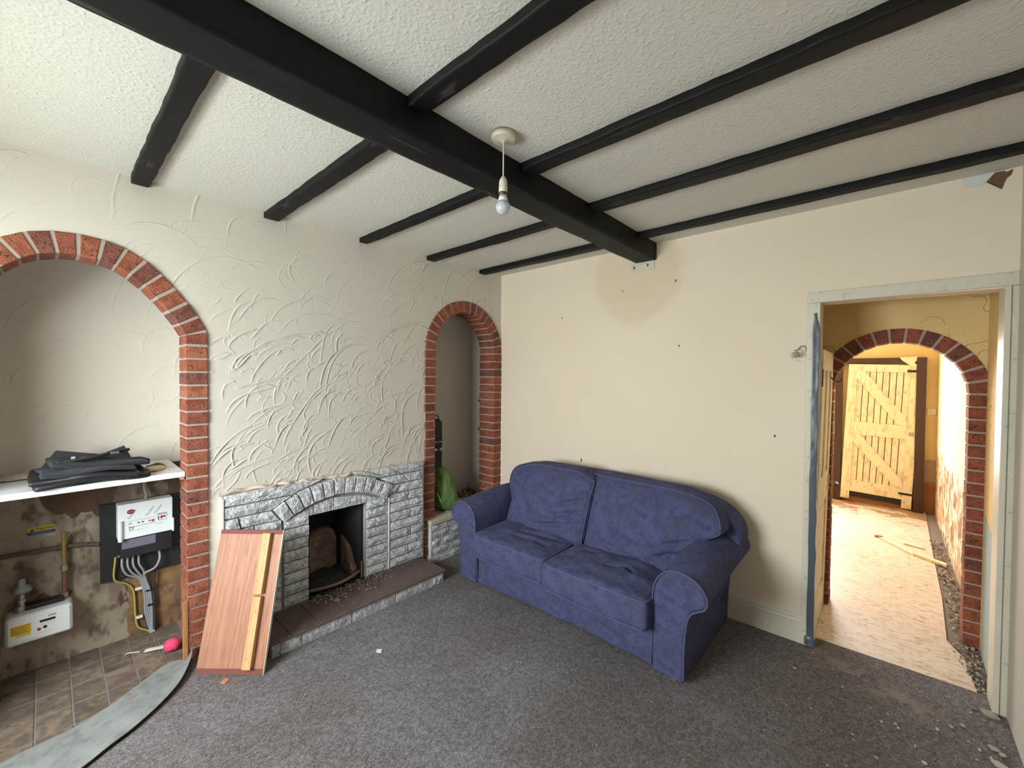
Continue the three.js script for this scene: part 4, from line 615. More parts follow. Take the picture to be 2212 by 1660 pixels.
// ------------------------------------------------------------------ right niche: stuff sack and the black bag
{
  const sack = thing('stuff_sack', 'green nylon stuff sack leaning in the narrow niche', 'sack', [-0.10, 0.361, 0.575]);
  const nylon = std({ color: lin(0.15, 0.26, 0.07), roughness: 0.5, bumpMap: rCloth, bumpScale: 0.003 });
  const g = softBox(0.19, 0.38, 0.20, 20, 26, 20, 0.085, (v) => { const an = Math.atan2(v.x, v.z), k = 1 + 0.17 * (fbm(v.y * 14 + an * 1.5, v.y * 6 - an * 2, 301, 3) - 0.5) * 2 + 0.03 * Math.sin(an * 5 + v.y * 30); const s = 1.08 - 0.42 * smooth(-0.1, 0.19, v.y); v.x *= k * s; v.z *= k * s; v.z += 0.06 * (v.y + 0.19) / 0.38; v.y += 0.19; });
  part('body', g, nylon, sack);
  const c = document.createElement('canvas'); c.width = 256; c.height = 64; const q = c.getContext('2d'); q.fillStyle = '#5d7d33'; q.fillRect(0, 0, 256, 64); q.fillStyle = '#dfe8d8'; q.font = 'bold 46px sans-serif'; q.fillText('oxlagu', 40, 46);
  const t = new THREE.CanvasTexture(c); t.colorSpace = THREE.SRGBColorSpace;
  const lp = new THREE.PlaneGeometry(0.13, 0.022); const label = part('lettering', lp, std({ map: t, roughness: 0.5 }), sack, 'white lettering running down the side'); label.rotation.set(0, 0.95, -1.15, 'YXZ'); label.position.set(0.07, 0.135, 0.135);
  part('base_tab', box(0.02, 0.09, -0.0005, 0.004, -0.02, 0.05, 0.001), std({ color: lin(0.45, 0.5, 0.46), roughness: 0.6 }), sack);
  const bb = thing('black_bag', 'tall black carry bag with white stripes standing in the niche behind the green sack', 'bag', [-0.275, 0.361, 0.575]);
  const k = std({ color: lin(0.008, 0.011, 0.014), roughness: 0.35, bumpMap: rCloth, bumpScale: 0.003 });
  part('body', softBox(0.11, 0.79, 0.12, 14, 40, 14, 0.045, (v) => { const f = 1 + 0.16 * (fbm(v.y * 8, Math.atan2(v.x, v.z) * 2, 311, 3) - 0.5); v.x *= f; v.z *= f; v.y += 0.395; }), k, bb);
  for (const [y, h] of [[0.585, 0.01], [0.515, 0.024]]) part('white_band', softBox(0.114, h, 0.124, 12, 3, 12, 0.004, (v) => { v.y += y; }), std({ color: lin(0.55, 0.56, 0.56), roughness: 0.5 }), bb);
  part('handle', tube([[0, 0.77, 0.045], [0, 0.815, 0.03], [0, 0.815, -0.03], [0, 0.77, -0.045]], 0.005, 24, 6), k, bb);
  const r = rng(53), sh = new THREE.InstancedMesh(uvBox(new THREE.BoxGeometry(0.03, 0.003, 0.016)), std({ color: 0xffffff, roughness: 0.9 }), 90), o = new THREE.Object3D();
  for (let i = 0; i < 90; i++) { o.position.set(-0.30 + 0.07 * (r() - 0.5) * 2, 0.364 + 0.045 * r(), 0.18 + 0.1 * (r() - 0.5) * 2); o.rotation.set(r() * 3, r() * 6, r() * 3); o.updateMatrix(); sh.setMatrixAt(i, o.matrix); sh.setColorAt(i, r() < 0.5 ? lin(0.12, 0.06, 0.03) : lin(0.4, 0.24, 0.1)); }
  sh.name = 'dry_leaf_heap'; sh.castShadow = sh.receiveShadow = true; sh.userData = { label: 'small heap of brown dry leaves at the back of the narrow niche', category: 'leaves', kind: 'stuff' }; scene.add(sh);
  const rt = thing('niche_batten', 'white upright lath with two brick-red stubs at the back of the narrow niche', 'batten', [0, 0, 0]);
  part('lath', box(-0.40, -0.195, 0.36, 2.0, -0.02, 0.02), M.plaster, rt);
  for (const y of [1.285, 1.0]) part('brick_stub', box(-0.285, -0.192, y, y + 0.028, 0.015, 0.028, 0.003), brickTint[3], rt);
}
// ------------------------------------------------------------------ sofa
{
  const root = thing('sofa', 'navy blue two seat sofa with scroll arms and a loose damask cover', 'sofa', [1.24, 0, 0.075]);
  const crease = (v, a, b, w, d, ax = 'z', from = 0) => {      // a soft valley pressed into the side of the cloth that faces ax
    const u = ax === 'y' ? [v.x, v.z] : [v.x, v.y], dx = b[0] - a[0], dy = b[1] - a[1], t = clamp(((u[0] - a[0]) * dx + (u[1] - a[1]) * dy) / (dx * dx + dy * dy), 0, 1);
    const e = Math.hypot(u[0] - a[0] - dx * t, u[1] - a[1] - dy * t); if (v[ax] > from) v[ax] -= 1.7 * d * Math.exp(-(e * e) / (w * w)) * (0.4 + 0.6 * Math.sin(Math.PI * clamp(t, 0.08, 0.92)));
  };
  const ruffle = (v, ax, k, f, s, from = 0) => { if (v[ax] > from) { const p = ax === 'y' ? [v.x, v.z] : [v.x, v.y]; v[ax] += k * (fbm(p[0] * f + s, p[1] * f * 1.7, 400 + s, 3) - 0.5); } };
  // seat base with the hanging skirt
  part('base', softBox(1.40, 0.275, 0.70, 70, 18, 20, 0.012, (v) => {
    ruffle(v, 'z', 0.022, 7, 3); for (const [a, b, d] of [[[0.2, -0.02], [0.62, -0.1], 0.008], [[0.3, 0.04], [0.64, -0.02], 0.009], [[0.1, 0.05], [0.5, 0.02], 0.006], [[0.35, -0.08], [0.62, -0.13], 0.006], [[-0.5, 0.09], [-0.1, 0.03], 0.006]]) crease(v, a, b, 0.014, d);
    if (v.y < -0.1 && v.z > 0.2) v.y += 0.012 * Math.sin(v.x * 3 + 1);
    v.y += 0.158; v.z += 0.40;
  }), M.sofa, root);
  for (const s of [-1, 1]) part('seam', tube([[s * 0.672, 0.29, 0.765], [s * 0.668, 0.16, 0.764], [s * 0.664, 0.04, 0.762]], 0.0035, 20, 6), M.piping, root);
  // arms
  const prof = [[0.672, 0.022], [0.672, 0.42], [0.682, 0.50], [0.712, 0.562], [0.762, 0.598], [0.822, 0.606], [0.884, 0.588], [0.928, 0.545], [0.944, 0.495], [0.93, 0.452], [0.895, 0.428], [0.866, 0.402], [0.848, 0.345], [0.838, 0.22], [0.834, 0.032]];
  for (const s of [-1, 1]) {
    const c = new THREE.SplineCurve(prof.slice(1, 14).map(([x, y]) => new THREE.Vector2(s * x, y))), sh = new THREE.Shape([new THREE.Vector2(s * 0.672, 0.022), ...c.getPoints(56), new THREE.Vector2(s * 0.834, 0.022)]);
    const g = new THREE.ExtrudeGeometry(sh, { depth: 0.76, steps: 24, bevelEnabled: true, bevelThickness: 0.016, bevelSize: 0.016, bevelOffset: -0.016, bevelSegments: 4 });
    const p = g.attributes.position, v = V();
    for (let i = 0; i < p.count; i++) { v.fromBufferAttribute(p, i); const k = 0.012 * (fbm(v.x * 6 + s * 3, v.z * 6 + v.y * 5, 420, 3) - 0.5), top = smooth(0.42, 0.56, v.y); v.y += k * top + 0.02 * top * Math.sin(Math.PI * clamp(v.z / 0.76, 0, 1)) - 0.01 * top; if (v.y < 0.45) v.x += s * k * 0.7; const q = clamp(1 - v.z / 0.76, 0, 1); const whole = smooth(0.15, 0.42, v.y); v.y += whole * (0.03 * q - (s > 0 ? 0.02 * (1 - q) : 0)); v.x += s * 0.012 * q * whole; p.setXYZ(i, v.x, v.y, v.z); }
    const arm = part('arm', smoothed(g), M.sofa, root);
    part('piping', tube([[s * 0.674, 0.30, 0.776], [s * 0.674, 0.40, 0.777], ...c.getPoints(30).slice(2).map((q) => [q.x, q.y - (s > 0 ? 0.02 * smooth(0.15, 0.42, q.y) : 0) - 0.01 * smooth(0.42, 0.56, q.y), 0.776]), [s * 0.836, 0.04, 0.774]], 0.0042, 120, 6), M.piping, arm);
  }
  // back
  const bk = new THREE.Shape(); bk.moveTo(-0.86, 0.04); bk.lineTo(-0.88, 0.52); bk.bezierCurveTo(-0.90, 0.72, -0.84, 0.80, -0.66, 0.815); bk.bezierCurveTo(-0.3, 0.85, 0.3, 0.85, 0.66, 0.815); bk.bezierCurveTo(0.86, 0.80, 0.965, 0.70, 0.95, 0.58); bk.bezierCurveTo(0.945, 0.50, 0.90, 0.44, 0.85, 0.40); bk.lineTo(0.83, 0.04);
  const bg = new THREE.ExtrudeGeometry(bk, { depth: 0.13, steps: 3, bevelEnabled: true, bevelThickness: 0.03, bevelSize: 0.03, bevelOffset: -0.03, bevelSegments: 5, curveSegments: 24 }); bg.translate(0, 0, 0.035);
  part('back', smoothed(bg), M.sofa, root);
  part('piping', tube(Array.from({ length: 30 }, (_, k) => { const q = bk.getPoint(lerp(0.28, 0.74, k / 29)); return [q.x, q.y - 0.004, 0.19]; }), 0.004, 90, 6), M.piping, root);
  // seat cushions: the left one sits back and sags, the right one has slid forward
  const seat = (x, z, y, w, d, bulge, seed, marks, tilt) => {
    const H = 0.165, warp = (v) => {
      const ex = 1 - (2 * v.x / w) ** 2, ez = 1 - (2 * v.z / d) ** 2, up = v.y > 0 ? 1 : 0.25;
      v.y += bulge * clamp(ex, 0, 1) * clamp(ez, 0, 1) * up * (v.y > 0 ? 1 : -1); v.z += 0.02 * clamp(ex, 0, 1) * (v.z > 0 ? 1 : 0) * (1 - Math.abs(v.y) / H);
      if (v.y > H * 0.3) { v.y += 0.03 * (fbm(v.x * 7 + seed, v.z * 10, 430 + seed, 3) - 0.5) * clamp(ex * 3, 0, 1) * clamp(ez * 3, 0, 1); for (const [a, b, wd, dp] of marks) crease(v, a, b, wd, dp, 'y', H * 0.3); }
    };
    const c = part('seat_cushion', softBox(w, H, d, 64, 14, 56, 0.028, warp), M.sofa, root); c.position.set(x, y, z); c.rotation.set(tilt, 0, 0);
    for (const e of [1, -1]) { const pts = []; const hw = w / 2 - 0.006, hd = d / 2 - 0.006, rr = 0.04, yy = e * (H / 2 - 0.008); const corner = (cx, cz, a0) => { for (let k = 0; k <= 5; k++) { const a = a0 + k * Math.PI / 10; pts.push([cx + Math.cos(a) * rr, cz + Math.sin(a) * rr]); } }; corner(hw - rr, hd - rr, 0); corner(-hw + rr, hd - rr, Math.PI / 2); corner(-hw + rr, -hd + rr, Math.PI); corner(hw - rr, -hd + rr, Math.PI * 1.5); part('piping', tube(pts.map(([a, b]) => { const v = V(a, yy, b); warp(v); return v; }), 0.0045, 160, 6, true), M.piping, c); }
    return c;
  };
  seat(-0.345, 0.535, 0.325, 0.655, 0.56, 0.034, 1, [[[-0.1, -0.08], [0.2, -0.12], 0.02, 0.010], [[-0.05, 0.05], [0.26, -0.02], 0.018, 0.010], [[-0.12, 0.14], [0.22, 0.1], 0.025, 0.006]], 0.03);
  seat(0.335, 0.57, 0.322, 0.68, 0.57, 0.046, 2, [[[0.02, 0.1], [0.1, 0.04], 0.012, 0.022], [[0.1, 0.04], [0.17, 0.08], 0.010, 0.016], [[-0.2, -0.1], [0.18, -0.16], 0.03, 0.008], [[-0.28, 0.02], [0.0, -0.06], 0.02, 0.006]], 0.0);
  // back cushions with wings that lap over the arms
  const backCushion = (s, x0, W, z, seed, marks, sag) => {
    const H = 0.48, D = 0.24, wing = s > 0 ? 0.145 : 0.075;
    const warp = (v) => {
      const t = (v.y + H / 2) / H, out = s > 0 ? (v.x + W / 2) / W : (W / 2 - v.x) / W;     // out: 0 at the middle of the sofa, 1 at the arm
      const ex = 1 - (2 * v.x / W) ** 2, ey = 1 - (2 * v.y / H) ** 2;
      if (out > 0.62 && t > 0.5) {                            // outer shoulder: the square corner becomes a quarter round
        const a = (out - 0.62) / 0.38, b = (t - 0.5) / 0.5, a2 = a * Math.sqrt(1 - b * b / 2), b2 = b * Math.sqrt(1 - a * a / 2);
        v.x += s * W * 0.38 * (a2 - a); v.y += H * 0.5 * (b2 - b);
      }
      v.x += s * wing * smooth(0.36, 0.66, t) * smooth(0.25, 1, out);
      v.y -= sag * (1 - smooth(0.0, 0.22, out)) * smooth(0.6, 1, t);
      v.z *= 0.70 + 0.42 * clamp(ex, 0, 1) * clamp(ey, 0, 1) + 0.18 * (1 - t);
      if (v.z > 0) { v.z += 0.05 * (fbm(v.x * 5 + seed, v.y * 8, 440 + seed, 3) - 0.5) * clamp(ex * 3, 0, 1) * clamp(ey * 3, 0, 1); for (const [a, b, wd, dp] of marks) crease(v, a, b, wd, dp, 'z', 0.01); }
      v.z += (0.5 - t) * 0.17;                                                             // leans back
    };
    const c = part('back_cushion', softBox(W, H, D, 70, 56, 18, 0.055, warp), M.sofa, root); c.position.set(x0, 0.628, z);
    for (const f of [1, -1]) { const pts = [], hw = W / 2 - 0.012, hh = H / 2 - 0.012; const add = (a, b) => { const v = V(a, b, f * (D / 2 - 0.02)); warp(v); pts.push(v); }; for (let k = 0; k <= 16; k++) add(lerp(-hw, hw, k / 16), hh); for (let k = 1; k <= 8; k++) add(hw, lerp(hh, -hh, k / 8)); for (let k = 1; k <= 16; k++) add(lerp(hw, -hw, k / 16), -hh); for (let k = 1; k < 8; k++) add(-hw, lerp(-hh, hh, k / 8)); part('piping', tube(pts, 0.0045, 200, 6, true), M.piping, c); }
  };
  backCushion(-1, -0.305, 0.70, 0.30, 1, [[[0.05, -0.02], [0.3, 0.06], 0.014, 0.014], [[0.0, -0.1], [0.32, -0.02], 0.016, 0.016], [[-0.1, -0.17], [0.3, -0.1], 0.016, 0.014], [[0.08, 0.2], [0.06, 0.1], 0.02, 0.010], [[-0.25, 0.0], [-0.1, -0.12], 0.03, 0.008]], 0.05);
  backCushion(1, 0.405, 0.70, 0.30, 2, [[[0.12, -0.16], [0.32, -0.1], 0.016, 0.016], [[-0.3, -0.14], [0.05, -0.19], 0.016, 0.012], [[-0.2, -0.09], [0.2, -0.13], 0.03, 0.008], [[0.2, -0.06], [0.33, -0.03], 0.014, 0.010]], 0.0);
  for (const [x, z] of [[-0.76, 0.72], [0.78, 0.72], [-0.76, 0.08], [0.76, 0.08]]) { const f = part('foot', lathe([[0, 0], [0.022, 0], [0.03, 0.01], [0.032, 0.024], [0.027, 0.04], [0, 0.04]], 20), M.pine, root); f.position.set(x, 0, z); }
}

// ------------------------------------------------------------------ pendant
{
  const root = thing('pendant_light', 'bare unlit bulb hanging on a short white cord below a ceiling rose', 'pendant light', [1.642, 0, 1.722]);
  const old = std({ color: lin(0.60, 0.56, 0.43), roughness: 0.45 }), cream = std({ color: lin(0.62, 0.58, 0.48), roughness: 0.5 });
  part('ceiling_rose', lathe([[0, 2.484], [0.006, 2.484], [0.012, 2.492], [0.045, 2.494], [0.049, 2.5], [0.05, CEIL], [0, CEIL]], 36), old, root);
  part('cord', cyl(0.0028, 0.15, 0, 2.415, 0, 'y', 8), cream, root);
  const h = part('lamp_holder', lathe([[0, 2.352], [0.006, 2.350], [0.014, 2.338], [0.0165, 2.325], [0.0165, 2.309], [0.0175, 2.308], [0.0175, 2.286], [0, 2.286]], 24), cream, root); part('bayonet_ring', lathe([[0, 2.288], [0.0165, 2.288], [0.0185, 2.283], [0.0165, 2.279], [0.013, 2.27], [0, 2.27]], 24), std({ color: lin(0.09, 0.06, 0.045), roughness: 0.4, metalness: 0.4 }), h, 'scorched brown ring');
  const b = part('bulb', lathe([[0, 2.199], [0.012, 2.2012], [0.0215, 2.208], [0.0275, 2.2175], [0.0295, 2.229], [0.0265, 2.241], [0.0215, 2.25], [0, 2.25]], 32), std({ color: lin(0.72, 0.73, 0.76), roughness: 0.12, transmission: 0.35, thickness: 0, ior: 1.5 }), root, 'pale frosted globe'); part('bulb_neck', lathe([[0, 2.25], [0.0215, 2.25], [0.018, 2.262], [0.0155, 2.274], [0, 2.274]], 28), std({ color: lin(0.72, 0.71, 0.67), roughness: 0.4 }), b);
}

// ------------------------------------------------------------------ fixings on the back wall
{
  const br = thing('beam_plate', 'small white metal plate under the end of the main beam', 'plate', [0, 0, 0]);
  part('plate', box(1.352, 1.532, 2.336, 2.402, 0.0, 0.008, 0.002), M.trim, br); for (const [x, y] of [[1.378, 2.366], [1.482, 2.372]]) part('screw_hole', box(x - 0.005, x + 0.005, y - 0.01, y + 0.01, 0.0075, 0.009), M.black, br);
  const crumb = []; const r = rng(61);
  const tail = thing('cable_tail', 'frayed grey wire end poking out of the wall left of the door frame', 'wire', [0, 0, 0]);
  part('wire', tube([[2.452, 1.70, 0.004], [2.445, 1.735, 0.02], [2.425, 1.738, 0.022], [2.412, 1.722, 0.012], [2.39, 1.715, 0.004]], 0.0022, 30, 6), std({ color: lin(0.1, 0.09, 0.085), roughness: 0.6 }), tail); for (let k = 0; k < 3; k++) part('strand', tube([[2.42, 1.70 - k * 0.008, 0.004], [2.40, 1.705 - k * 0.012, 0.012], [2.378, 1.698 - k * 0.014, 0.006]], 0.001, 14, 5), std({ color: lin(0.14, 0.12, 0.11), roughness: 0.7 }), tail);
  // baseboards
  const skirt = (x0, x1) => { const s = new THREE.Shape([[0, 0], [0.016, 0], [0.016, 0.128], [0.012, 0.136], [0.013, 0.146], [0.006, 0.158], [0, 0.16]].map(([a, b]) => new THREE.Vector2(a, b))); const g = new THREE.ExtrudeGeometry(s, { depth: x1 - x0, bevelEnabled: false }); g.applyMatrix4(new THREE.Matrix4().makeBasis(V(0, 0, 1), V(0, 1, 0), V(-1, 0, 0))); g.translate(x1, 0, 0); return uvBox(g); };
  struct('baseboard_back', skirt(0.03, 2.452), M.trim, 'worn white baseboard along the wall behind the sofa');
  // torn lining paper and wood chip in the top right corner
  const tp = thing('torn_paper', 'torn flap of white lining paper under the last joist in the top right corner', 'paper', [0, 0, 0]);
  const curl = (pts, m, name, lift) => { const pos = [], idx = []; pts.forEach(([x, y], i) => pos.push(x, y, 0.003 + lift(x, y))); pts.forEach(([x, y], i) => pos.push(x, y, 0.0015 + lift(x, y))); const n = pts.length; for (let i = 1; i < n - 1; i++) idx.push(0, i, i + 1, n, n + i + 1, n + i); for (let i = 0; i < n; i++) { const j = (i + 1) % n; idx.push(i, n + i, n + j, i, n + j, j); } return part(name, flat(raw(pos, idx)), m, tp); };
  curl([[3.05, 2.515], [3.058, 2.485], [3.075, 2.472], [3.108, 2.468], [3.125, 2.475], [3.15, 2.505], [3.155, 2.518]], std({ color: lin(0.66, 0.68, 0.66), roughness: 0.8 }), 'flap', (x, y) => 0.05 * Math.max(0, 2.518 - y));
  curl([[3.128, 2.48], [3.155, 2.462], [3.178, 2.432], [3.186, 2.462], [3.192, 2.478], [3.205, 2.49], [3.21, 2.512], [3.158, 2.516], [3.15, 2.5]], std({ color: lin(0.15, 0.085, 0.045), roughness: 0.95 }), 'brown_backing', () => 0.001);
  curl([[3.185, 2.505], [3.2, 2.508], [3.203, 2.512], [3.188, 2.511]], M.white, 'paper_scrap', () => 0.006);
}

// ------------------------------------------------------------------ door frame, door leaf and the hall
{
  struct('trim_1', uvBox(new RoundedBoxGeometry(0.062, 1.983, 0.14, 2, 0.004).translate(2.482, 0.9915, -0.052)), M.trim, 'white left side of the door frame');
  struct('trim_2', uvBox(new RoundedBoxGeometry(0.79, 0.062, 0.14, 2, 0.004).translate(2.845, 2.014, -0.052)), M.trim, 'white head of the door frame');
  struct('trim_3', uvBox(new RoundedBoxGeometry(0.046, 1.985, 0.14, 2, 0.004).translate(3.218, 0.99, -0.052)), M.trim, 'white right side of the door frame');
  struct('trim_4', uvBox(new RoundedBoxGeometry(0.02, 1.985, 0.012, 2, 0.003).translate(3.205, 0.99, 0.023)), M.trim, 'thin bead on the right side of the door frame');
  const tapeM = std({ color: lin(0.085, 0.1, 0.115), roughness: 0.32 }), tg = softBox(0.034, 1.92, 0.004, 6, 120, 3, 0.0015, (v) => { v.x += 0.004 * (noise(v.y * 9, 1, 71) - 0.5) + (v.x > 0 ? 0.006 * (noise(v.y * 14, 4, 72) - 0.5) : 0); v.z += 0.002 * noise(v.y * 20, v.x * 60, 73); if (v.y > 0.85) v.x = lerp(v.x, -0.008, smooth(0.85, 0.96, v.y) * 0.7); });
  const tape = thing('tape_strip', 'long strip of dark grey tape down the left door jamb', 'tape', [2.497, 0.965, 0.021]); part('strip', tg, tapeM, tape);
  part('loose_end', softBox(0.05, 0.05, 0.006, 8, 8, 3, 0.002, (v) => { v.z += 0.02 * noise(v.x * 40, v.y * 40, 75) + 0.012 * (0.025 - v.y); v.y -= 0.93; }), tapeM, tape, 'loose tail on the carpet');
  // open door leaf, hung on the left jamb
  const lf = thing('panel_door', 'cream panelled door standing open along the left of the passage', 'door', [2.502, 0.006, -0.03]);
  const W = 0.585, Hh = 1.715, T = 0.034, rail = (z0, z1, y0, y1, t = 0) => box(-T, t, y0, y1, -z1, -z0, 0.002), dp = M.doorPaint;
  part('stile', rail(0, 0.1, 0, Hh), dp, lf); part('stile', rail(W - 0.1, W, 0, Hh), dp, lf);
  for (const [y0, y1] of [[0, 0.19], [0.76, 0.94], [Hh - 0.12, Hh]]) part('rail', rail(0.1, W - 0.1, y0, y1, -0.0005), dp, lf);
  part('middle_stile', rail(W / 2 - 0.045, W / 2 + 0.045, 0.94, Hh - 0.12, -0.0005), dp, lf);
  for (const [z0, z1, y0, y1] of [[0.1, W - 0.1, 0.19, 0.76], [0.1, W / 2 - 0.045, 0.94, Hh - 0.12], [W / 2 + 0.045, W - 0.1, 0.94, Hh - 0.12]]) { part('panel', box(-T + 0.01, -0.012, y0, y1, -z1, -z0), dp, lf); part('panel_field', box(-0.0125, -0.006, y0 + 0.04, y1 - 0.04, -z1 + 0.04, -z0 - 0.04, 0.003), dp, lf); }
  part('coat_hook', tube([[0.0, 1.555, -0.46], [0.02, 1.53, -0.46], [0.045, 1.528, -0.46], [0.055, 1.55, -0.46]], 0.004, 24, 6), std({ color: lin(0.12, 0.09, 0.06), roughness: 0.4, metalness: 0.8 }), lf);
  const lk = part('latch_plate', box(0, 0.006, 0.79, 0.90, -0.56, -0.53, 0.002), M.metal, lf); part('lever', tube([[0.004, 0.85, -0.545], [0.045, 0.852, -0.545], [0.05, 0.848, -0.49]], 0.007, 20, 8), M.metal, lk); part('lock_case', box(-0.03, 0.0, 0.72, 0.79, -0.578, -0.572), M.black, lf); part('hinge', box(-0.004, 0.002, 1.50, 1.60, -0.004, 0.001), M.black, lf);
  lf.rotation.z = -0.016;
  // short stretch of plaster block above the leaf
  // plank door at the far end
  const pd = thing('plank_door', 'cream ledged and braced plank door at the end of the passage', 'door', [2.705, 0.03, -3.845]);
  const w = 0.66, h = 1.70;
  const boards = 8, bw = (w - 0.17) / boards; for (let k = 0; k < boards; k++) part('plank', slab([[-w / 2 + 0.085 + k * bw + 0.0035, 0.1], [-w / 2 + 0.085 + (k + 1) * bw - 0.0035, 0.1], [-w / 2 + 0.085 + (k + 1) * bw - 0.0035, h - 0.04], [-w / 2 + 0.085 + k * bw + 0.0035, h - 0.04]], -0.02, 0.0, 0.003, (a, b, z) => [a, b, z], k * 0.37, k * 0.21), dp, pd);
  for (const s of [-1, 1]) part('stile', box(s < 0 ? -w / 2 : w / 2 - 0.088, s < 0 ? -w / 2 + 0.088 : w / 2, 0, h, -0.02, 0.016, 0.003), dp, pd);
  for (const [y0, y1] of [[0.10, 0.24], [0.82, 0.98], [h - 0.09, h]]) part('ledge', box(-w / 2 + 0.088, w / 2 - 0.088, y0, y1, -0.004, 0.0155, 0.003), dp, pd);
  const brace = (y0, y1) => { const a = [-w / 2 + 0.088, y1], b = [w / 2 - 0.088, y0]; return slab([[a[0], a[1] - 0.09], [b[0] - 0.07, b[1]], [b[0], b[1]], [b[0], b[1] + 0.075], [a[0] + 0.07, a[1]], [a[0], a[1]]], -0.003, 0.024, 0.002, (x, y, z) => [x, y, z]); };
  part('brace', brace(0.98, h - 0.09), dp, pd); part('brace', brace(0.24, 0.82), dp, pd);
  part('strap_hinge', box(w / 2 - 0.12, w / 2 + 0.01, h - 0.085, h - 0.058, 0.016, 0.022, 0.002), M.black, pd); part('strap_hinge', box(w / 2 - 0.12, w / 2 + 0.01, 0.16, 0.185, 0.016, 0.022, 0.002), M.black, pd); part('latch', box(w / 2 - 0.07, w / 2 - 0.03, 0.87, 0.91, 0.016, 0.03, 0.003), M.metal, pd);
  part('backing', box(-w / 2 + 0.08, w / 2 - 0.08, 0.1, h - 0.02, -0.024, -0.019), M.darkWood, pd); part('draught_strip', box(-w / 2 + 0.06, w / 2 - 0.06, 0.03, 0.1, -0.03, -0.015), M.black, pd); pd.rotation.z = -0.035;
  const fr = thing('door_frame', 'dark brown frame around the plank door', 'door frame', [0, 0, 0]);
  part('jamb', box(2.30, 2.375, 0, 1.81, -3.90, -3.83, 0.003), M.darkWood, fr); part('jamb', box(3.05, 3.135, 0, 1.81, -3.90, -3.81, 0.003), M.darkWood, fr); part('head', box(2.375, 3.05, 1.745, 1.81, -3.90, -3.83, 0.003), M.darkWood, fr);
  const orn = thing('paper_scrap', 'scrap of cream paper stuck over the corner of the dark door frame', 'paper', [0, 0, 0]); part('scrap', slab([[2.90, 1.815], [3.06, 1.82], [3.055, 1.78], [3.03, 1.745], [3.065, 1.72], [3.04, 1.69], [2.99, 1.72], [2.93, 1.77]], -3.826, -3.82, 0.002, (a, b, z) => [a, b, z]), dp, orn);
  const sw = thing('light_switch', 'cream switch plate on the wall right of the plank door', 'switch', [0, 0, 0]); part('plate', box(3.150, 3.225, 1.14, 1.215, -3.90, -3.889, 0.003), dp, sw); part('rocker', box(3.182, 3.194, 1.165, 1.19, -3.889, -3.883, 0.002), dp, sw);
  // strips of wood and rubble on the hall floor
  const strip = (pts, hgt, m, label) => single('wood_strip', slab(pts, 0.0, hgt, 0.003, (a, b, y) => [a, y, b]), m, label, 'strip', 'loose strips on the passage floor');
  strip([[2.74, -2.50], [2.80, -2.52], [3.02, -2.17], [3.00, -2.13]], 0.012, M.doorPaint, 'long pale strip of lining lying across the passage floor');
  strip([[2.94, -2.42], [2.97, -2.45], [3.08, -2.42], [3.075, -2.38]], 0.014, M.doorPaint, 'short pale strip behind the long one on the passage floor');
  strip([[2.99, -2.15], [3.03, -2.18], [3.2, -2.05], [3.19, -2.0]], 0.02, M.doorPaint, 'bent strip of paper against the passage wall');
  strip([[2.735, -2.49], [2.765, -2.53], [2.8, -2.49], [2.77, -2.46]], 0.018, std({ color: lin(0.35, 0.17, 0.1), roughness: 0.8 }), 'small brown chip at the end of the long strip');
  const r = rng(71), rub = new THREE.InstancedMesh(uvBox(new THREE.IcosahedronGeometry(0.010, 0)), std({ color: 0xffffff, roughness: 0.95, flatShading: true }), 420), o = new THREE.Object3D();
  for (let k = 0; k < 420; k++) { const z = -0.13 - 2.6 * Math.pow(r(), 1.4), edge = z > -0.6 ? lerp(3.165, 3.09, (-0.13 - z) / 0.47) : 3.13; o.position.set(lerp(edge + 0.005, 3.22, r()), 0.004 * r(), z); o.rotation.set(r() * 6, r() * 6, r() * 6); o.scale.set(0.3 + r(), 0.2 + 0.5 * r(), 0.3 + r()); o.updateMatrix(); rub.setMatrixAt(k, o.matrix); const q = r(); rub.setColorAt(k, q < 0.4 ? lin(0.33, 0.25, 0.19) : q < 0.75 ? lin(0.52, 0.45, 0.38) : lin(0.15, 0.11, 0.085)); }
  rub.name = 'plaster_rubble'; rub.castShadow = rub.receiveShadow = true; rub.userData = { label: 'crumbled plaster along the foot of the passage wall', category: 'rubble', kind: 'stuff' }; scene.add(rub);
  single('torn_wallpaper', slab([[-0.13, 0.30], [-0.20, 0.22], [-0.24, 0.33], [-0.21, 0.46], [-0.15, 0.44]], 3.226, 3.212, 0.003, (a, b, x) => [x, b, a]), std({ color: lin(0.62, 0.55, 0.42), roughness: 0.9 }), 'torn flap of wallpaper low on the wall just inside the doorway', 'paper');
  single('blue_paint_patch', slab([[-0.125, 0.0], [-0.56, 0.0], [-0.57, 0.80], [-0.3, 0.72], [-0.125, 0.58]], 3.2255, 3.2235, 0.0005, (a, b, x) => [x, b, a]), std({ color: lin(0.36, 0.47, 0.49), roughness: 0.8, bumpMap: rPlasterFine, bumpScale: 0.004 }), 'pale blue painted lower part of the wall just inside the doorway', 'paint');
}

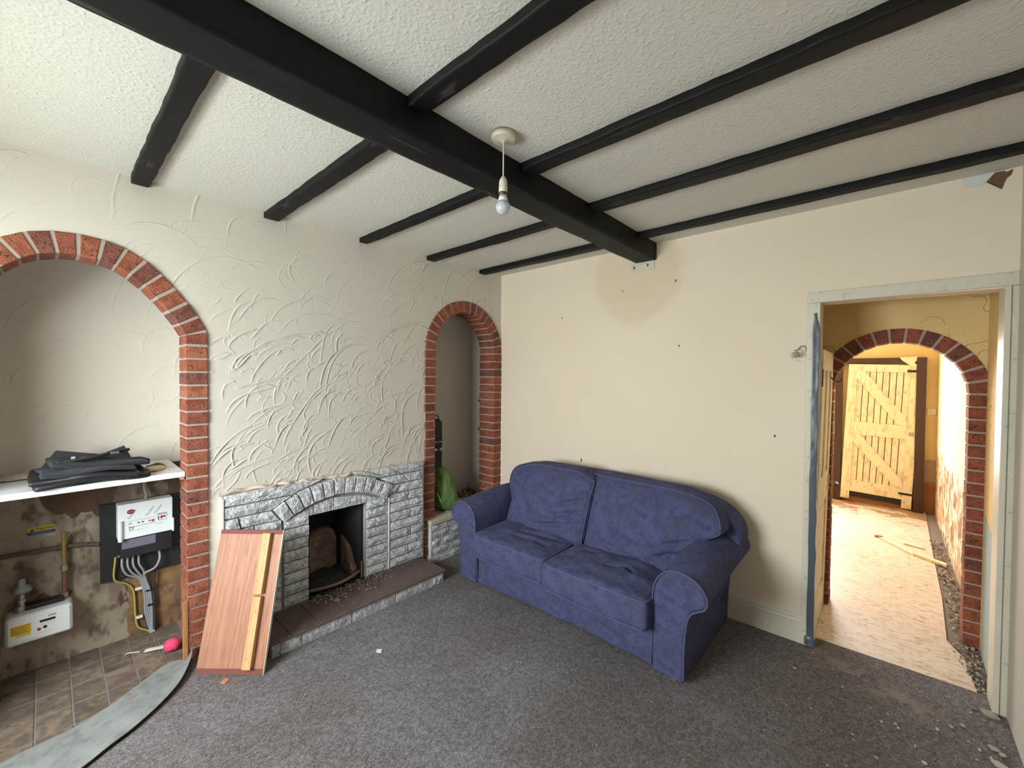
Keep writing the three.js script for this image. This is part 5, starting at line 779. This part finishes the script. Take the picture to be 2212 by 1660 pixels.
// ------------------------------------------------------------------ crumbs on the carpet
{
  const r = rng(81), pale = [[0.36, 0.33, 0.27], [0.24, 0.21, 0.17], [0.46, 0.43, 0.36]].map((c) => std({ color: lin(...c), roughness: 0.95 }));
  const crumbs = [[2.152, 0.095, 0.02], [2.268, 0.051, 0.012], [2.461, 0.296, 0.03], [2.617, 0.165, 0.013], [2.665, 0.29, 0.014], [2.76, 0.06, 0.012], [2.671, 0.393, 0.014], [2.814, 0.445, 0.02], [2.725, 0.53, 0.012], [2.72, 0.62, 0.022], [2.86, 0.42, 0.022], [2.87, 0.437, 0.018], [2.835, 0.36, 0.014], [2.80, 0.70, 0.02], [2.92, 0.52, 0.02], [2.945, 0.60, 0.026], [2.955, 0.63, 0.024], [2.985, 0.655, 0.022], [3.0, 0.63, 0.018], [2.975, 0.55, 0.016], [2.93, 0.28, 0.016], [2.997, 0.331, 0.024], [3.04, 0.34, 0.016], [3.045, 0.27, 0.03], [3.084, 0.225, 0.028], [3.06, 0.25, 0.014], [3.12, 0.36, 0.022], [3.09, 0.33, 0.016], [3.105, 0.43, 0.014], [3.13, 0.5, 0.022], [3.1, 0.55, 0.028], [3.15, 0.38, 0.02], [3.19, 0.42, 0.03], [3.165, 0.31, 0.042], [3.185, 0.335, 0.036], [3.135, 0.05, 0.03], [3.12, 0.09, 0.014], [3.16, 0.12, 0.02], [2.7, 0.18, 0.012], [2.55, 0.5, 0.012], [2.9, 0.72, 0.016], [3.2, 0.52, 0.018], [3.02, 0.72, 0.022], [2.98, 0.49, 0.012]];
  for (const [x, z, s] of crumbs) {
    const g = mergeVertices(new THREE.IcosahedronGeometry(s * 0.38, 0).deleteAttribute('uv').deleteAttribute('normal')), p = g.attributes.position; for (let i = 0; i < p.count; i++) { const f = 0.55 + 0.75 * r(); p.setXYZ(i, p.getX(i) * f * 1.2, p.getY(i) * f * 0.5, p.getZ(i) * f); }
    const c = single('plaster_crumb', flat(g), pick(pale, r), 'small pale crumb of plaster on the carpet before the doorway', 'crumb', 'plaster crumbs before the doorway'); c.position.set(x, s * 0.2, z); c.rotation.y = r() * 6;
  }
  const big = (pts, y, m, l) => single('plaster_flake', slab(pts, 0.001, y, 0.003, (a, b, h) => [a, h, b]), m, l, 'plaster flake', 'larger plaster flakes');
  big([[3.145, 0.40], [3.165, 0.39], [3.195, 0.412], [3.187, 0.426], [3.155, 0.42]], 0.012, pale[2], 'long cream plaster flake on the carpet in the bottom right corner');
  big([[3.155, 0.035], [3.195, 0.025], [3.215, 0.065], [3.185, 0.072], [3.165, 0.06]], 0.012, pale[0], 'broken plaster flake at the foot of the right door jamb');
  const o = new THREE.Object3D(), lint = new THREE.InstancedMesh(uvBox(new THREE.IcosahedronGeometry(0.0028, 0)), std({ color: lin(0.55, 0.53, 0.5), roughness: 1 }), 260);
  for (let k = 0; k < 260; k++) { let x = 0.5 + 2.7 * r(), z = 0.9 + 2.1 * r(); if (k > 150) { x = 2.1 + 1.1 * r(); z = 0.05 + 1.1 * r(); } if (x < 0.75 && z > 2.4) x += 0.4; o.position.set(x, 0.001, z); o.rotation.set(r() * 6, r() * 6, 0); o.scale.set(0.4 + 1.4 * r() * r(), 0.5, 0.4 + r()); o.updateMatrix(); lint.setMatrixAt(k, o.matrix); }
  lint.name = 'carpet_lint'; lint.castShadow = lint.receiveShadow = true; lint.userData = { label: 'tiny pale specks scattered over the carpet', category: 'specks', kind: 'stuff' }; scene.add(lint);
  const peel = std({ color: lin(0.5, 0.2, 0.08), roughness: 0.8 });
  const pl = single('orange_peel_scrap', slab([[0.33, 2.36], [0.36, 2.345], [0.375, 2.37], [0.35, 2.385]], 0.001, 0.006, 0.002, (a, b, h) => [a, h, b]), peel, 'curled orange scrap on the carpet below the leaning board', 'scrap');
  single('paper_fleck', slab([[0.69, 1.72], [0.715, 1.70], [0.735, 1.72], [0.71, 1.735]], 0.001, 0.005, 0.001, (a, b, h) => [a, h, b]), M.white, 'small white paper fleck on the carpet before the hearth', 'fleck');
}
renderer.render(scene, camera);
